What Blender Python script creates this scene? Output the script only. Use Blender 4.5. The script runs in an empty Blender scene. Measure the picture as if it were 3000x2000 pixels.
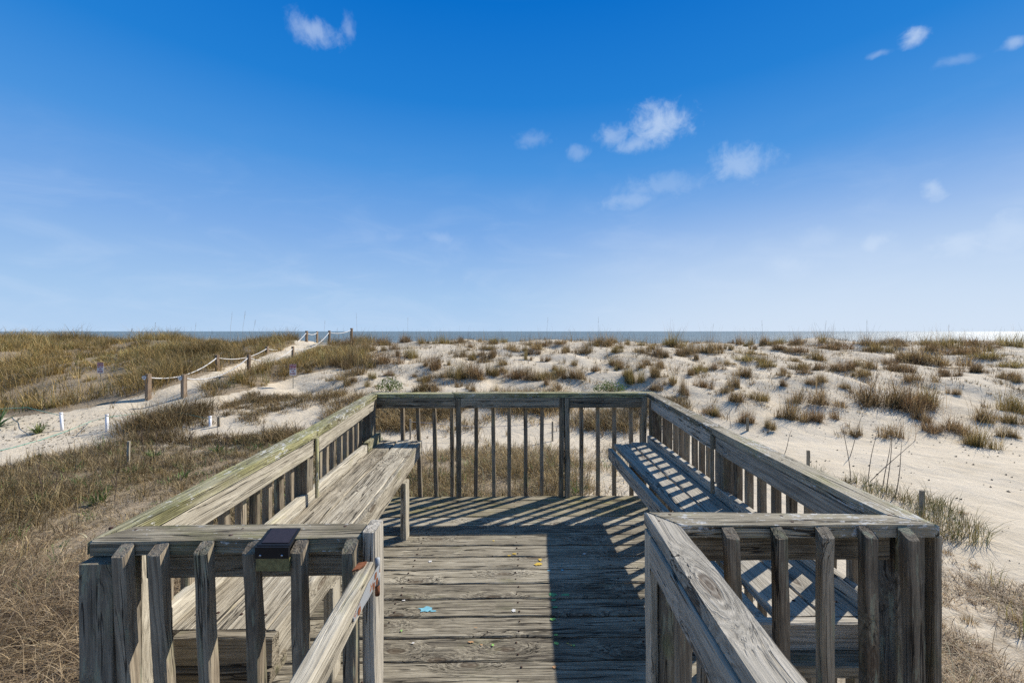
import bpy, bmesh, math, random
import numpy as np
from mathutils import Vector, Matrix

random.seed(7)
RNG = np.random.default_rng(11)
scene = bpy.context.scene
COL = scene.collection

# ------------------------------------------------------------------ camera
F = 1200.0            # focal length in photograph pixels (3000 wide)
HZ = 970.0            # horizon row in the photograph
ZC = 2.467            # eye height above the sand behind the dune
DECK = 1.0            # top of the deck boards
cam_d = bpy.data.cameras.new("camera")
cam_d.sensor_width = 36.0
cam_d.lens = 36.0 * F / 3000.0
cam_d.shift_y = -(1000 - HZ) / 3000.0
cam_d.clip_start = 0.05
cam_d.clip_end = 30000
cam = bpy.data.objects.new("camera", cam_d)
cam.location = (0, 0, ZC)
cam.rotation_euler = (math.radians(90), 0, 0)
COL.objects.link(cam)
scene.camera = cam

# ------------------------------------------------------------------ sun and sky
SUN = Vector((1.05, 0.735, 1.0)).normalized()
SUN_EL = math.asin(SUN.z)
SUN_AZ = math.atan2(SUN.x, SUN.y)          # clockwise from +Y
sun_d = bpy.data.lights.new("sun", 'SUN')
sun_d.energy = 4.8
sun_d.angle = math.radians(0.53)
sun_d.color = (1.0, 0.95, 0.875)
sun = bpy.data.objects.new("sun", sun_d)
sun.rotation_euler = (-SUN).to_track_quat('-Z', 'Y').to_euler()
sun.location = SUN * 60
COL.objects.link(sun)

scene.cycles.use_denoising = False
vs = scene.view_settings
vs.view_transform = 'Standard'
vs.look = 'None'
vs.gamma = 1.0
vs.use_curve_mapping = False
vs.exposure = 0.35

world = bpy.data.worlds.new("World")
scene.world = world
world.use_nodes = True
SKY_STRENGTH = 0.11
EXPOSURE = 0.35
SKY_GAIN = 1.0 / SKY_STRENGTH / 2 ** EXPOSURE


class NT:
    """small helper for building node trees"""
    def __init__(self, tree):
        self.t = tree
        self.n = tree.nodes
        self.l = tree.links

    def node(self, typ, **kw):
        nd = self.n.new(typ)
        for k, v in kw.items():
            if k == 'ins':
                for kk, vv in v.items():
                    self.set(nd, kk, vv)
            else:
                setattr(nd, k, v)
        return nd

    def set(self, nd, key, val):
        s = nd.inputs[key]
        if isinstance(val, bpy.types.NodeSocket):
            self.l.new(val, s)
        else:
            s.default_value = val

    def math(self, op, a, b=None, c=None, clamp=False):
        nd = self.n.new('ShaderNodeMath')
        nd.operation = op
        nd.use_clamp = clamp
        for i, v in enumerate((a, b, c)):
            if v is not None:
                self.set(nd, i, v)
        return nd.outputs[0]

    def vmath(self, op, a, b=None):
        nd = self.n.new('ShaderNodeVectorMath')
        nd.operation = op
        self.set(nd, 0, a)
        if b is not None:
            self.set(nd, 1, b)
        return nd.outputs[0] if op not in ('LENGTH', 'DOT_PRODUCT', 'DISTANCE') else nd.outputs['Value']

    def maprange(self, v, a, b, c=0.0, d=1.0, smooth=True):
        nd = self.n.new('ShaderNodeMapRange')
        nd.interpolation_type = 'SMOOTHSTEP' if smooth else 'LINEAR'
        for i, x in enumerate((v, a, b, c, d)):
            self.set(nd, i, x)
        return nd.outputs[0]

    def mix(self, fac, a, b, blend='MIX'):
        nd = self.n.new('ShaderNodeMix')
        nd.data_type = 'RGBA'
        nd.blend_type = blend
        self.set(nd, 0, fac)
        self.set(nd, 6, a)
        self.set(nd, 7, b)
        return nd.outputs[2]

    def noise(self, vec, scale, detail=2.0, rough=0.5, dist=0.0, dim='3D'):
        nd = self.n.new('ShaderNodeTexNoise')
        nd.noise_dimensions = dim
        self.set(nd, 'Vector', vec)
        self.set(nd, 'Scale', scale)
        self.set(nd, 'Detail', detail)
        self.set(nd, 'Roughness', rough)
        self.set(nd, 'Distortion', dist)
        return nd.outputs['Fac']

    def ramp(self, fac, stops, interp='LINEAR'):
        nd = self.n.new('ShaderNodeValToRGB')
        nd.color_ramp.interpolation = interp
        e = nd.color_ramp.elements
        while len(e) < len(stops):
            e.new(0.5)
        for el, (p, c) in zip(e, stops):
            el.position = p
            el.color = (c[0], c[1], c[2], 1)
        self.set(nd, 0, fac)
        return nd.outputs[0]


def build_world():
    nt = world.node_tree
    nt.nodes.clear()
    T = NT(nt)
    sky = T.node('ShaderNodeTexSky', sky_type='NISHITA', sun_disc=False)
    sky.sun_elevation = SUN_EL
    sky.sun_rotation = SUN_AZ
    sky.altitude = 0
    sky.air_density = 1.0
    sky.dust_density = 0.0
    sky.ozone_density = 3.0
    tc = T.node('ShaderNodeTexCoord')
    d = T.vmath('NORMALIZE', tc.outputs['Generated'])
    sep = T.node('ShaderNodeSeparateXYZ', ins={0: d})
    az = T.math('ARCTAN2', sep.outputs[0], sep.outputs[1])
    el = T.math('ARCSINE', sep.outputs[2])
    # deep, saturated clear sky in view, greyed overhead where unseen
    def lin(r, g, b):
        return tuple((((c / 255) + 0.055) / 1.055) ** 2.4 if c > 10 else c / 255 / 12.92 for c in (r, g, b))
    eln = T.math('DIVIDE', el, math.pi / 2)
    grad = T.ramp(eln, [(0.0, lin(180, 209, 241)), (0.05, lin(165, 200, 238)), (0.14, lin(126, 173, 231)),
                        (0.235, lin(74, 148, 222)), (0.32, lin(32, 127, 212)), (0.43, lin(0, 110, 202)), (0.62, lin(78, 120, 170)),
                        (1.0, lin(112, 124, 144))])  # overhead stops greyed, out of view, as added neutral fill for the shade
    # paler air low down on the sun's side
    sunward = T.vmath('DOT_PRODUCT', d, (math.sin(SUN_AZ), math.cos(SUN_AZ), 0.0))
    glow = T.math('MULTIPLY', T.maprange(sunward, 0.45, 1.0, 0.0, 0.6), T.maprange(el, 0.0, 0.36, 1.0, 0.0))
    grad = T.mix(glow, grad, (0.76, 0.83, 0.93, 1))
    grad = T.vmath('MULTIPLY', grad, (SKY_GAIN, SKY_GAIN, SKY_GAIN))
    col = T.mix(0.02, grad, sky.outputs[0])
    ae = T.node('ShaderNodeCombineXYZ', ins={0: az, 1: el, 2: 0.0})
    aev = ae.outputs[0]
    n1 = T.noise(aev, 20.0, 7.0, 0.62, 0.9)
    n2 = T.noise(aev, 60.0, 4.0, 0.6)
    n3 = T.noise(aev, 130.0, 4.0, 0.65, 0.5)
    nn = T.math('ADD', T.math('MULTIPLY', n1, 0.64), T.math('ADD', T.math('MULTIPLY', n2, 0.24), T.math('MULTIPLY', n3, 0.12)))
    warp = T.node('ShaderNodeTexNoise', ins={'Vector': aev, 'Scale': 14.0, 'Detail': 3.0})
    wv = T.vmath('MULTIPLY', T.vmath('SUBTRACT', warp.outputs['Color'], (0.5, 0.5, 0.5)), (0.05, 0.035, 0.0))
    p = T.vmath('ADD', aev, wv)
    clouds = [(1931, 368, 84, 52, .85), (1795, 400, 46, 30, .5), (1859, 424, 60, 22, .55),
              (2165, 478, 90, 50, .55), (1557, 414, 40, 24, .28), (1697, 441, 36, 22, .32),
              (1953, 543, 140, 32, .28), (1850, 586, 84, 24, .36), (919, 90, 66, 44, .6), (1014, 84, 20, 38, .34),
              (2677, 109, 44, 24, .85), (2580, 161, 34, 12, .32), (2942, 139, 28, 20, .55), (2802, 185, 52, 16, .24),
              (2738, 550, 28, 28, .6), (2560, 713, 46, 30, .62), (2812, 712, 90, 34, .6), (2940, 684, 80, 52, .52),
              (2317, 780, 74, 36, .45), (2384, 698, 60, 36, .28), (150, 510, 50, 24, .12), (1290, 695, 44, 18, .28),
              (1160, 690, 34, 16, .16)]
    total = None
    for (px, py, hw, hh, s) in clouds:
        a0 = math.atan((px - 1500) / F)
        r = math.hypot(F, px - 1500)
        e0 = math.atan((HZ - py) / r)
        sa = hw / F * math.cos(a0) ** 2 * 1.5
        se = hh / r * math.cos(e0) ** 2 * 1.5
        q = T.vmath('MULTIPLY', T.vmath('SUBTRACT', p, (a0, e0, 0)), (1 / sa, 1 / se, 0))
        ln = T.vmath('LENGTH', q)
        m = T.math('SUBTRACT', T.math('MULTIPLY_ADD', nn, 2.0, -0.02), ln)
        m = T.maprange(m, 0.0, 0.95, 0.0, s * 0.72)
        total = m if total is None else T.math('MAXIMUM', total, m)
    # thin veil low over the sea, everywhere round the horizon
    veil = T.noise(T.vmath('MULTIPLY', aev, (1.0, 3.0, 1.0)), 5.0, 5.0, 0.6, 0.6)
    veil = T.maprange(veil, 0.42, 0.8, 0.0, 0.26)
    veil = T.math('MULTIPLY', veil, T.maprange(el, 0.02, 0.45, 1.0, 0.0))
    total = T.math('MAXIMUM', total, veil)
    col = T.mix(total, col, (0.66 * SKY_GAIN, 0.78 * SKY_GAIN, 0.95 * SKY_GAIN, 1))
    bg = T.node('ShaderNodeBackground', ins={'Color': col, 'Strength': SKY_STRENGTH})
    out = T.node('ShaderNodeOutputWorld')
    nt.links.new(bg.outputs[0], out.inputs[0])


build_world()

# ------------------------------------------------------------------ helpers
def P(px, py, d):
    """the place at depth d seen at a photograph pixel"""
    return Vector(((px - 1500) * d / F, d, ZC - (py - HZ) * d / F))


def X(px, d):
    return (px - 1500) * d / F


def Zr(z):
    """height relative to the eye -> world height"""
    return ZC + z


def tag(o, label=None, cat=None, group=None, kind=None):
    if label:
        o['label'] = label
    if cat:
        o['category'] = cat
    if group:
        o['group'] = group
    if kind:
        o['kind'] = kind
    return o


def empty(name, loc):
    o = bpy.data.objects.new(name, None)
    o.empty_display_size = 0.1
    o.location = loc
    COL.objects.link(o)
    return o


PLOC = {}


def world_origin(p):
    v = Vector((0, 0, 0))
    while p is not None:
        v = v + Vector(PLOC.get(p.name, p.location if p.parent is None else (0, 0, 0)))
        p = None
    return v


def link(name, me, mat, parent=None, mw=None):
    o = bpy.data.objects.new(name, me)
    if mat is not None and len(me.materials) == 0:
        me.materials.append(mat)
    COL.objects.link(o)
    mw = mw if mw is not None else Matrix.Identity(4)
    if parent is not None:
        o.parent = parent
        o.matrix_parent_inverse = MW[parent].inverted()
    o.matrix_basis = mw
    MW[o] = mw
    return o


class _MW(dict):
    def __missing__(self, o):
        return Matrix.Translation(o.location)


MW = _MW()


def mesh_from(name, verts, faces, smooth=False):
    me = bpy.data.meshes.new(name)
    me.from_pydata([tuple(v) for v in verts], [], faces)
    me.update()
    if smooth:
        for p in me.polygons:
            p.use_smooth = True
    return me


def frame(a, b, up=(0, 0, 1)):
    a, b, up = Vector(a), Vector(b), Vector(up)
    x = (b - a).normalized()
    z = (up - x * up.dot(x)).normalized()
    y = z.cross(x)
    m = Matrix(((x.x, y.x, z.x, a.x), (x.y, y.y, z.y, a.y), (x.z, y.z, z.z, a.z), (0, 0, 0, 1)))
    return m


def board_mesh(name, L, w, h, seg=None, ch=0.004, jit=0.0016, cut=0.0, cut_axis='z', bow=0.0, rnd=None, split=0.0):
    """a sawn board along local X with worn arrises; top end can be cut on a slope"""
    rnd = rnd or random
    seg = seg or max(3, min(26, int(L / 0.11)))
    prof = [(-w / 2 + ch, -h / 2), (w / 2 - ch, -h / 2), (w / 2, -h / 2 + ch), (w / 2, h / 2 - ch),
            (w / 2 - ch, h / 2), (-w / 2 + ch, h / 2), (-w / 2, h / 2 - ch), (-w / 2, -h / 2 + ch)]
    vs_, fs = [], []
    ph = rnd.uniform(0, 6.28)
    for i in range(seg + 1):
        t = i / seg
        x = t * L
        oy = bow * math.sin(t * math.pi) + 0.0
        for k, (y, z) in enumerate(prof):
            e = jit
            xx = x
            if i == seg and cut:
                c = (z / h + 0.5) if cut_axis == 'z' else (y / w + 0.5)
                xx = x - cut * c
            if i in (0, seg):
                xx += rnd.uniform(-1, 1) * jit
            vs_.append((xx, y + oy + rnd.uniform(-e, e) + 0.6 * e * math.sin(ph + 9 * t), z + rnd.uniform(-e, e)))
    for i in range(seg):
        for k in range(8):
            a, b = i * 8 + k, i * 8 + (k + 1) % 8
            fs.append((a, a + 8, b + 8, b))
    fs.append(tuple(range(8)))
    fs.append(tuple(seg * 8 + k for k in reversed(range(8))))
    fs = [tuple(reversed(f)) for f in fs]
    return mesh_from(name, vs_, fs)


def board(name, a, b, w, h, mat, parent=None, up=(0, 0, 1), **kw):
    a, b = Vector(a), Vector(b)
    me = board_mesh(name, (b - a).length, w, h, **kw)
    return link(name, me, mat, parent, frame(a, b, up))


def prism(name, poly, z0, z1, mat, parent, along, ch=0.004, segl=0.12):
    """a flat board of any plan outline, grain along a direction"""
    c = sum((Vector((p[0], p[1])) for p in poly), Vector((0, 0))) / len(poly)
    a = Vector((c.x, c.y, 0))
    dv = Vector((along[0], along[1], 0)).normalized()
    m = frame(a, a + dv)
    inv = m.inverted()
    # subdivide the long sides and jitter a little
    pts = []
    n = len(poly)
    for i in range(n):
        p, q = Vector(poly[i]), Vector(poly[(i + 1) % n])
        k = max(1, int((q - p).length / segl))
        for j in range(k):
            t = j / k
            r = p.lerp(q, t)
            if j:
                r = r + Vector((random.uniform(-1, 1), random.uniform(-1, 1))) * 0.0015
            pts.append(r)
    bm = bmesh.new()
    area = sum(pts[i].x * pts[(i + 1) % len(pts)].y - pts[(i + 1) % len(pts)].x * pts[i].y for i in range(len(pts)))
    if area < 0:
        pts.reverse()
    lo = [bm.verts.new(inv @ Vector((p.x, p.y, z0))) for p in pts]
    hi = [bm.verts.new(inv @ Vector((p.x, p.y, z1))) for p in pts]
    bm.faces.new(list(reversed(lo)))
    top = bm.faces.new(hi)
    for i in range(len(pts)):
        j = (i + 1) % len(pts)
        bm.faces.new((lo[i], lo[j], hi[j], hi[i]))
    ed = [e for e in top.edges]
    bmesh.ops.bevel(bm, geom=ed, offset=ch, segments=1, affect='EDGES', profile=0.5)
    bmesh.ops.recalc_face_normals(bm, faces=bm.faces[:])
    me = bpy.data.meshes.new(name)
    bm.to_mesh(me)
    bm.free()
    return link(name, me, mat, parent, m)


def tube_mesh(name, pts, r, n=6, cap=True, taper=None):
    vs_, fs = [], []
    pts = [Vector(p) for p in pts]
    for i, p in enumerate(pts):
        q = pts[min(i + 1, len(pts) - 1)] - pts[max(i - 1, 0)]
        q.normalize()
        u = q.orthogonal() if i == 0 else (u - q * u.dot(q))
        u.normalize()
        v = q.cross(u)
        rr = r if taper is None else r * taper[i]
        for k in range(n):
            t = 2 * math.pi * k / n
            vs_.append(p + (u * math.cos(t) + v * math.sin(t)) * rr)
    for i in range(len(pts) - 1):
        for k in range(n):
            a, b = i * n + k, i * n + (k + 1) % n
            fs.append((a, b, b + n, a + n))
    if cap:
        fs.append(tuple(reversed(range(n))))
        fs.append(tuple((len(pts) - 1) * n + k for k in range(n)))
    return mesh_from(name, vs_, fs, smooth=n > 5)


# ------------------------------------------------------------------ materials
def new_mat(name):
    m = bpy.data.materials.new(name)
    m.use_nodes = True
    m.node_tree.nodes.clear()
    return m, NT(m.node_tree)


def finish(m, T, shader, disp=None):
    out = T.node('ShaderNodeOutputMaterial')
    m.node_tree.links.new(shader, out.inputs[0])
    return m


def warm(c):
    return (c[0] * 1.02, c[1] * 0.985, c[2] * 0.90)


def wood(name, dark, mid, light, algae=0.0, algae_col=(0.17, 0.17, 0.05), lichen=0.0, lichen_col=(0.62, 0.6, 0.52),
         crack=0.5, knots=0.5, rough=0.85, bump=0.5, mottle=0.5, streak=0.0, streak_col=(0.25, 0.3, 0.22), gscale=1.0):
    dark, mid, light = warm(dark), warm(mid), warm(light)
    m, T = new_mat(name)
    tc = T.node('ShaderNodeTexCoord')
    oi = T.node('ShaderNodeObjectInfo')
    rnd = oi.outputs['Random']
    off = T.node('ShaderNodeCombineXYZ', ins={0: T.math('MULTIPLY', rnd, 37.0), 1: T.math('MULTIPLY', rnd, 91.0),
                                              2: T.math('MULTIPLY', rnd, 53.0)})
    po = tc.outputs['Object']
    p = T.vmath('ADD', po, off.outputs[0])
    sp = T.node('ShaderNodeSeparateXYZ', ins={0: po})
    # grain wanders along the board
    wn = T.node('ShaderNodeTexNoise', ins={'Vector': T.vmath('MULTIPLY', p, (1.8, 6.0, 6.0)), 'Scale': 1.0, 'Detail': 2.0})
    warp = T.vmath('MULTIPLY', T.vmath('SUBTRACT', wn.outputs['Color'], (0.5, 0.5, 0.5)), (0.0, 0.045, 0.045))
    # knots go right through the board and push the grain aside
    kp = T.node('ShaderNodeCombineXYZ', ins={0: T.math('MULTIPLY_ADD', sp.outputs[0], 1.9, T.math('MULTIPLY', rnd, 37.0)),
                                             1: T.math('MULTIPLY_ADD', T.math('ADD', sp.outputs[1], sp.outputs[2]), 5.5, T.math('MULTIPLY', rnd, 91.0)), 2: 0.0})
    vor = T.node('ShaderNodeTexVoronoi', voronoi_dimensions='2D', ins={'Vector': kp.outputs[0], 'Scale': 1.0, 'Randomness': 1.0})
    kn = T.noise(T.vmath('MULTIPLY', p, (14.0, 30.0, 30.0)), 1.0, 2.0)
    kd = T.math('ADD', vor.outputs['Distance'], T.math('MULTIPLY', T.math('SUBTRACT', kn, 0.5), 0.07))
    kcol = T.node('ShaderNodeSeparateColor', ins={0: vor.outputs['Color']})
    ksel = T.math('GREATER_THAN', kcol.outputs[0], 1.0 - 0.8 * knots)
    kmask = T.math('MULTIPLY', T.maprange(kd, 0.04, 0.40, 1.0, 0.0), ksel)
    push = T.node('ShaderNodeCombineXYZ', ins={0: 0.0, 1: T.math('MULTIPLY', kmask, 0.05), 2: T.math('MULTIPLY', kmask, 0.05)})
    g = T.vmath('ADD', T.vmath('ADD', p, warp), push.outputs[0])
    fine = T.noise(T.vmath('MULTIPLY', g, (5.0 * gscale, 190.0 * gscale, 190.0 * gscale)), 1.0, 5.0, 0.7)
    med = T.noise(T.vmath('MULTIPLY', g, (1.5 * gscale, 92.0 * gscale, 92.0 * gscale)), 1.0, 4.0, 0.7)
    big = T.noise(T.vmath('MULTIPLY', p, (5.0, 13.0, 13.0)), 1.0, 5.0, 0.68)
    v = T.math('ADD', T.math('MULTIPLY', fine, 0.45), T.math('MULTIPLY', med, 0.55))
    v = T.math('ADD', v, T.math('MULTIPLY', T.math('SUBTRACT', big, 0.5), mottle))
    v = T.math('ADD', v, T.math('MULTIPLY', T.math('SUBTRACT', rnd, 0.5), 0.17))
    col = T.ramp(v, [(0.28, dark), (0.46, mid), (0.64, light)])
    # raised dark season lines between the pale fibres
    sl_ = T.noise(T.vmath('MULTIPLY', g, (0.7, 115.0, 115.0)), 1.0, 3.0, 0.6)
    sl_ = T.math('MULTIPLY', T.maprange(sl_, 0.545, 0.63), T.maprange(big, 0.30, 0.62, 0.25, 1.0))
    col = T.mix(T.math('MULTIPLY', sl_, 0.25 + 0.3 * crack), col, (dark[0] * 0.7, dark[1] * 0.7, dark[2] * 0.7, 1))
    # long drying splits
    cn = T.noise(T.vmath('MULTIPLY', g, (0.8, 36.0, 36.0)), 1.0, 3.0, 0.55)
    ck = T.math('SUBTRACT', 1.0, T.maprange(T.math('ABSOLUTE', T.math('SUBTRACT', cn, 0.44)), 0.004, 0.020))
    cgate = T.maprange(T.noise(T.vmath('MULTIPLY', p, (2.6, 18.0, 18.0)), 1.0, 2.0), 0.60 - 0.28 * crack, 0.68 - 0.22 * crack)
    ck = T.math('MULTIPLY', ck, cgate)
    col = T.mix(T.math('MULTIPLY', ck, 0.9), col, (0.018, 0.015, 0.012, 1))
    # knot hearts with rings
    ring = T.math('SINE', T.math('MULTIPLY', kd, 110.0))
    kring = T.math('MULTIPLY', T.maprange(kd, 0.10, 0.30, 1.0, 0.0), ksel)
    col = T.mix(T.math('MULTIPLY', kring, T.math('MULTIPLY_ADD', ring, 0.28, 0.28)), col, (dark[0], dark[1], dark[2], 1))
    kcore = T.math('MULTIPLY', T.maprange(kd, 0.05, 0.11, 1.0, 0.0), ksel)
    col = T.mix(T.math('MULTIPLY', kcore, T.math('MULTIPLY_ADD', ring, 0.15, 0.6)), col, (0.085, 0.055, 0.032, 1))
    if algae > 0:
        an = T.noise(T.vmath('MULTIPLY', p, (3.4, 9.0, 9.0)), 1.0, 6.0, 0.7)
        am = T.math('MULTIPLY', T.maprange(an, 0.66 - 0.4 * algae, 0.86 - 0.35 * algae), 0.72)
        acol = T.mix(T.maprange(v, 0.3, 0.65), (algae_col[0] * 0.3, algae_col[1] * 0.3, algae_col[2] * 0.3, 1),
                     (algae_col[0] * 1.6, algae_col[1] * 1.6, algae_col[2] * 1.6, 1))
        col = T.mix(T.math('MULTIPLY', am, T.math('SUBTRACT', 1.0, T.math('MULTIPLY', ck, 0.8))), col, acol)
    if streak > 0:
        sn = T.noise(T.vmath('MULTIPLY', p, (5.0, 30.0, 30.0)), 1.0, 5.0, 0.65)
        sm = T.maprange(sn, 0.66 - 0.22 * streak, 0.71 - 0.18 * streak, 0.0, 0.7)
        col = T.mix(sm, col, (*streak_col, 1))
    if lichen > 0:
        ln = T.noise(T.vmath('MULTIPLY', p, (30.0, 70.0, 70.0)), 1.0, 4.0, 0.75)
        l2 = T.noise(T.vmath('MULTIPLY', p, (4.0, 9.0, 9.0)), 1.0, 3.0)
        lm = T.maprange(T.math('ADD', ln, T.math('MULTIPLY', T.math('SUBTRACT', l2, 0.5), 0.5)),
                        0.68 - 0.16 * lichen, 0.73 - 0.16 * lichen, 0.0, 0.85)
        col = T.mix(lm, col, (*lichen_col, 1))
    # relief
    hgt = T.math('ADD', T.math('MULTIPLY', v, 1.0), T.math('MULTIPLY', ck, -1.4))
    hgt = T.math('ADD', hgt, T.math('MULTIPLY', sl_, -0.35))
    hgt = T.math('ADD', hgt, T.math('MULTIPLY', kcore, -0.3))
    bp = T.node('ShaderNodeBump', ins={'Strength': min(1.0, bump * 1.1), 'Distance': 0.008, 'Height': hgt})
    bs = T.node('ShaderNodeBsdfPrincipled', ins={'Base Color': col, 'Roughness': rough, 'Normal': bp.outputs[0],
                                                 'Specular IOR Level': 0.2})
    return finish(m, T, bs.outputs[0])


def plain(name, col, rough=0.6, metal=0.0, spec=0.4, var=0.0, vscale=8.0, col2=None, bump=0.0):
    m, T = new_mat(name)
    tc = T.node('ShaderNodeTexCoord')
    c = (*col, 1)
    nz = T.noise(tc.outputs['Object'], vscale, 4.0, 0.6)
    if col2 is not None:
        c = T.mix(T.maprange(nz, 0.5 - var * 0.3, 0.62), (*col, 1), (*col2, 1))
    elif var:
        c = T.mix(T.maprange(nz, 0.3, 0.7), (*[x * (1 - var) for x in col], 1), (*[min(1, x * (1 + var)) for x in col], 1))
    bp = T.node('ShaderNodeBump', ins={'Strength': bump, 'Distance': 0.002, 'Height': nz})
    bs = T.node('ShaderNodeBsdfPrincipled', ins={'Base Color': c, 'Roughness': rough, 'Metallic': metal,
                                                 'Specular IOR Level': spec, 'Normal': bp.outputs[0]})
    return finish(m, T, bs.outputs[0])


def grass_mat(name, gain=1.0, trans=0.35, hue=None):
    """blade colour comes from the per-blade attribute, nudged per plant"""
    m, T = new_mat(name)
    at = T.node('ShaderNodeAttribute', attribute_name='tint')
    oi = T.node('ShaderNodeObjectInfo')
    val = T.math('MULTIPLY_ADD', oi.outputs['Random'], 0.35, 0.82 * gain)
    hs = T.node('ShaderNodeHueSaturation', ins={'Color': at.outputs['Color'], 'Value': val,
                                                'Hue': T.math('MULTIPLY_ADD', oi.outputs['Random'], 0.02, 0.49)})
    bs = T.node('ShaderNodeBsdfPrincipled', ins={'Base Color': hs.outputs[0], 'Roughness': 0.6, 'Specular IOR Level': 0.3})
    tr = T.node('ShaderNodeBsdfTranslucent', ins={'Color': hs.outputs[0]})
    mx = T.node('ShaderNodeMixShader', ins={0: trans})
    m.node_tree.links.new(bs.outputs[0], mx.inputs[1])
    m.node_tree.links.new(tr.outputs[0], mx.inputs[2])
    return finish(m, T, mx.outputs[0])


def sand_mat():
    m, T = new_mat('sand')
    geo = T.node('ShaderNodeNewGeometry')
    p = geo.outputs['Position']
    big = T.noise(p, 0.5, 5.0, 0.6)
    mid = T.noise(p, 3.2, 5.0, 0.62)
    fin = T.noise(p, 45.0, 3.0, 0.7)
    grains = T.noise(p, 380.0, 2.0, 0.7)
    v = T.math('ADD', T.math('MULTIPLY', big, 0.45), T.math('MULTIPLY', mid, 0.35))
    v = T.math('ADD', v, T.math('MULTIPLY', fin, 0.2))
    col = T.ramp(v, [(0.3, (0.52, 0.43, 0.30)), (0.5, (0.62, 0.525, 0.385)), (0.7, (0.67, 0.58, 0.445))])
    # litter flecks
    fl = T.noise(p, 26.0, 3.0, 0.75)
    flm = T.maprange(fl, 0.70, 0.76, 0.0, 0.6)
    col = T.mix(flm, col, (0.13, 0.10, 0.07, 1))
    # brown duff among the grass: weight stored on the terrain
    at = T.node('ShaderNodeAttribute', attribute_name='duff')
    dn = T.noise(p, 7.0, 5.0, 0.7)
    dm = T.maprange(T.math('ADD', at.outputs['Fac'], T.math('SUBTRACT', dn, 0.5)), 0.25, 0.6, 0.0, 0.9)
    dn2 = T.noise(p, 60.0, 3.0, 0.7)
    dcol = T.ramp(dn2, [(0.3, (0.12, 0.09, 0.055)), (0.52, (0.29, 0.22, 0.14)), (0.7, (0.48, 0.38, 0.25))])
    col = T.mix(dm, col, dcol)
    # relief: foot-scuffs, wind ripples, grains
    scuff = T.noise(p, 2.4, 3.0, 0.55, 0.6)
    wave = T.node('ShaderNodeTexWave', wave_type='BANDS', bands_direction='DIAGONAL',
                  ins={'Vector': p, 'Scale': 4.5, 'Distortion': 5.0, 'Detail': 3.0, 'Detail Scale': 1.2})
    h = T.math('ADD', T.math('MULTIPLY', scuff, 1.0), T.math('MULTIPLY', wave.outputs['Fac'], 0.018))
    h = T.math('ADD', h, T.math('MULTIPLY', fin, 0.22))
    h = T.math('ADD', h, T.math('MULTIPLY', mid, 0.4))
    h = T.math('ADD', h, T.math('MULTIPLY', grains, 0.05))
    bp = T.node('ShaderNodeBump', ins={'Strength': 0.6, 'Distance': 0.09, 'Height': h})
    bs = T.node('ShaderNodeBsdfPrincipled', ins={'Base Color': col, 'Roughness': 0.95, 'Normal': bp.outputs[0],
                                                 'Specular IOR Level': 0.15})
    return finish(m, T, bs.outputs[0])


def sea_mat():
    m, T = new_mat('sea_water')
    geo = T.node('ShaderNodeNewGeometry')
    p = geo.outputs['Position']
    a = T.noise(T.vmath('MULTIPLY', p, (0.5, 1.0, 1.0)), 0.22, 5.0, 0.65, 0.3)
    b = T.noise(T.vmath('MULTIPLY', p, (0.6, 1.0, 1.0)), 1.4, 4.0, 0.6)
    c = T.noise(T.vmath('MULTIPLY', p, (0.25, 1.0, 1.0)), 0.03, 4.0, 0.6)
    h = T.math('ADD', a, T.math('MULTIPLY', b, 0.22))
    bp = T.node('ShaderNodeBump', ins={'Strength': 1.0, 'Distance': 1.6, 'Height': h})
    col = T.ramp(c, [(0.35, (0.13, 0.18, 0.195)), (0.6, (0.175, 0.22, 0.225)), (0.75, (0.215, 0.25, 0.245))])
    cap = T.maprange(T.noise(T.vmath('MULTIPLY', p, (0.3, 1.0, 1.0)), 0.35, 4.0, 0.7), 0.735, 0.77, 0.0, 0.8)
    col = T.mix(cap, col, (0.6, 0.63, 0.65, 1))
    bs = T.node('ShaderNodeBsdfPrincipled', ins={'Base Color': col, 'Roughness': 0.42, 'IOR': 1.33, 'Normal': bp.outputs[0],
                                                 'Specular IOR Level': 0.16})
    return finish(m, T, bs.outputs[0])


M = {}
M['deck'] = wood('weathered_deck_wood', (0.065, 0.056, 0.047), (0.285, 0.255, 0.20), (0.50, 0.46, 0.38), algae=0.3,
                 algae_col=(0.20, 0.19, 0.10), crack=0.6, knots=0.55, bump=0.9, mottle=0.4, lichen=0.0)
M['deck_green'] = wood('mossy_deck_wood', (0.05, 0.043, 0.03), (0.19, 0.165, 0.115), (0.36, 0.32, 0.24), algae=0.5,
                       algae_col=(0.19, 0.165, 0.045), crack=0.6, knots=0.3, bump=0.7)
M['cap'] = wood('lichened_cap_wood', (0.09, 0.08, 0.05), (0.27, 0.25, 0.165), (0.46, 0.43, 0.32), algae=0.72,
                algae_col=(0.29, 0.275, 0.11), lichen=0.5, lichen_col=(0.66, 0.64, 0.58), crack=0.7, knots=0.4, bump=0.9)
M['cap_grey'] = wood('flaking_grey_cap_wood', (0.10, 0.085, 0.06), (0.25, 0.22, 0.165), (0.43, 0.39, 0.31), algae=0.42,
                     algae_col=(0.20, 0.19, 0.08), lichen=0.6, lichen_col=(0.60, 0.58, 0.53), crack=0.9, knots=0.4, bump=1.0)
M['pale'] = wood('pale_sunbleached_wood', (0.15, 0.13, 0.10), (0.40, 0.365, 0.30), (0.58, 0.54, 0.46), algae=0.3,
                 algae_col=(0.32, 0.29, 0.14), crack=0.6, knots=0.6, bump=0.7, mottle=0.45)
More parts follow.
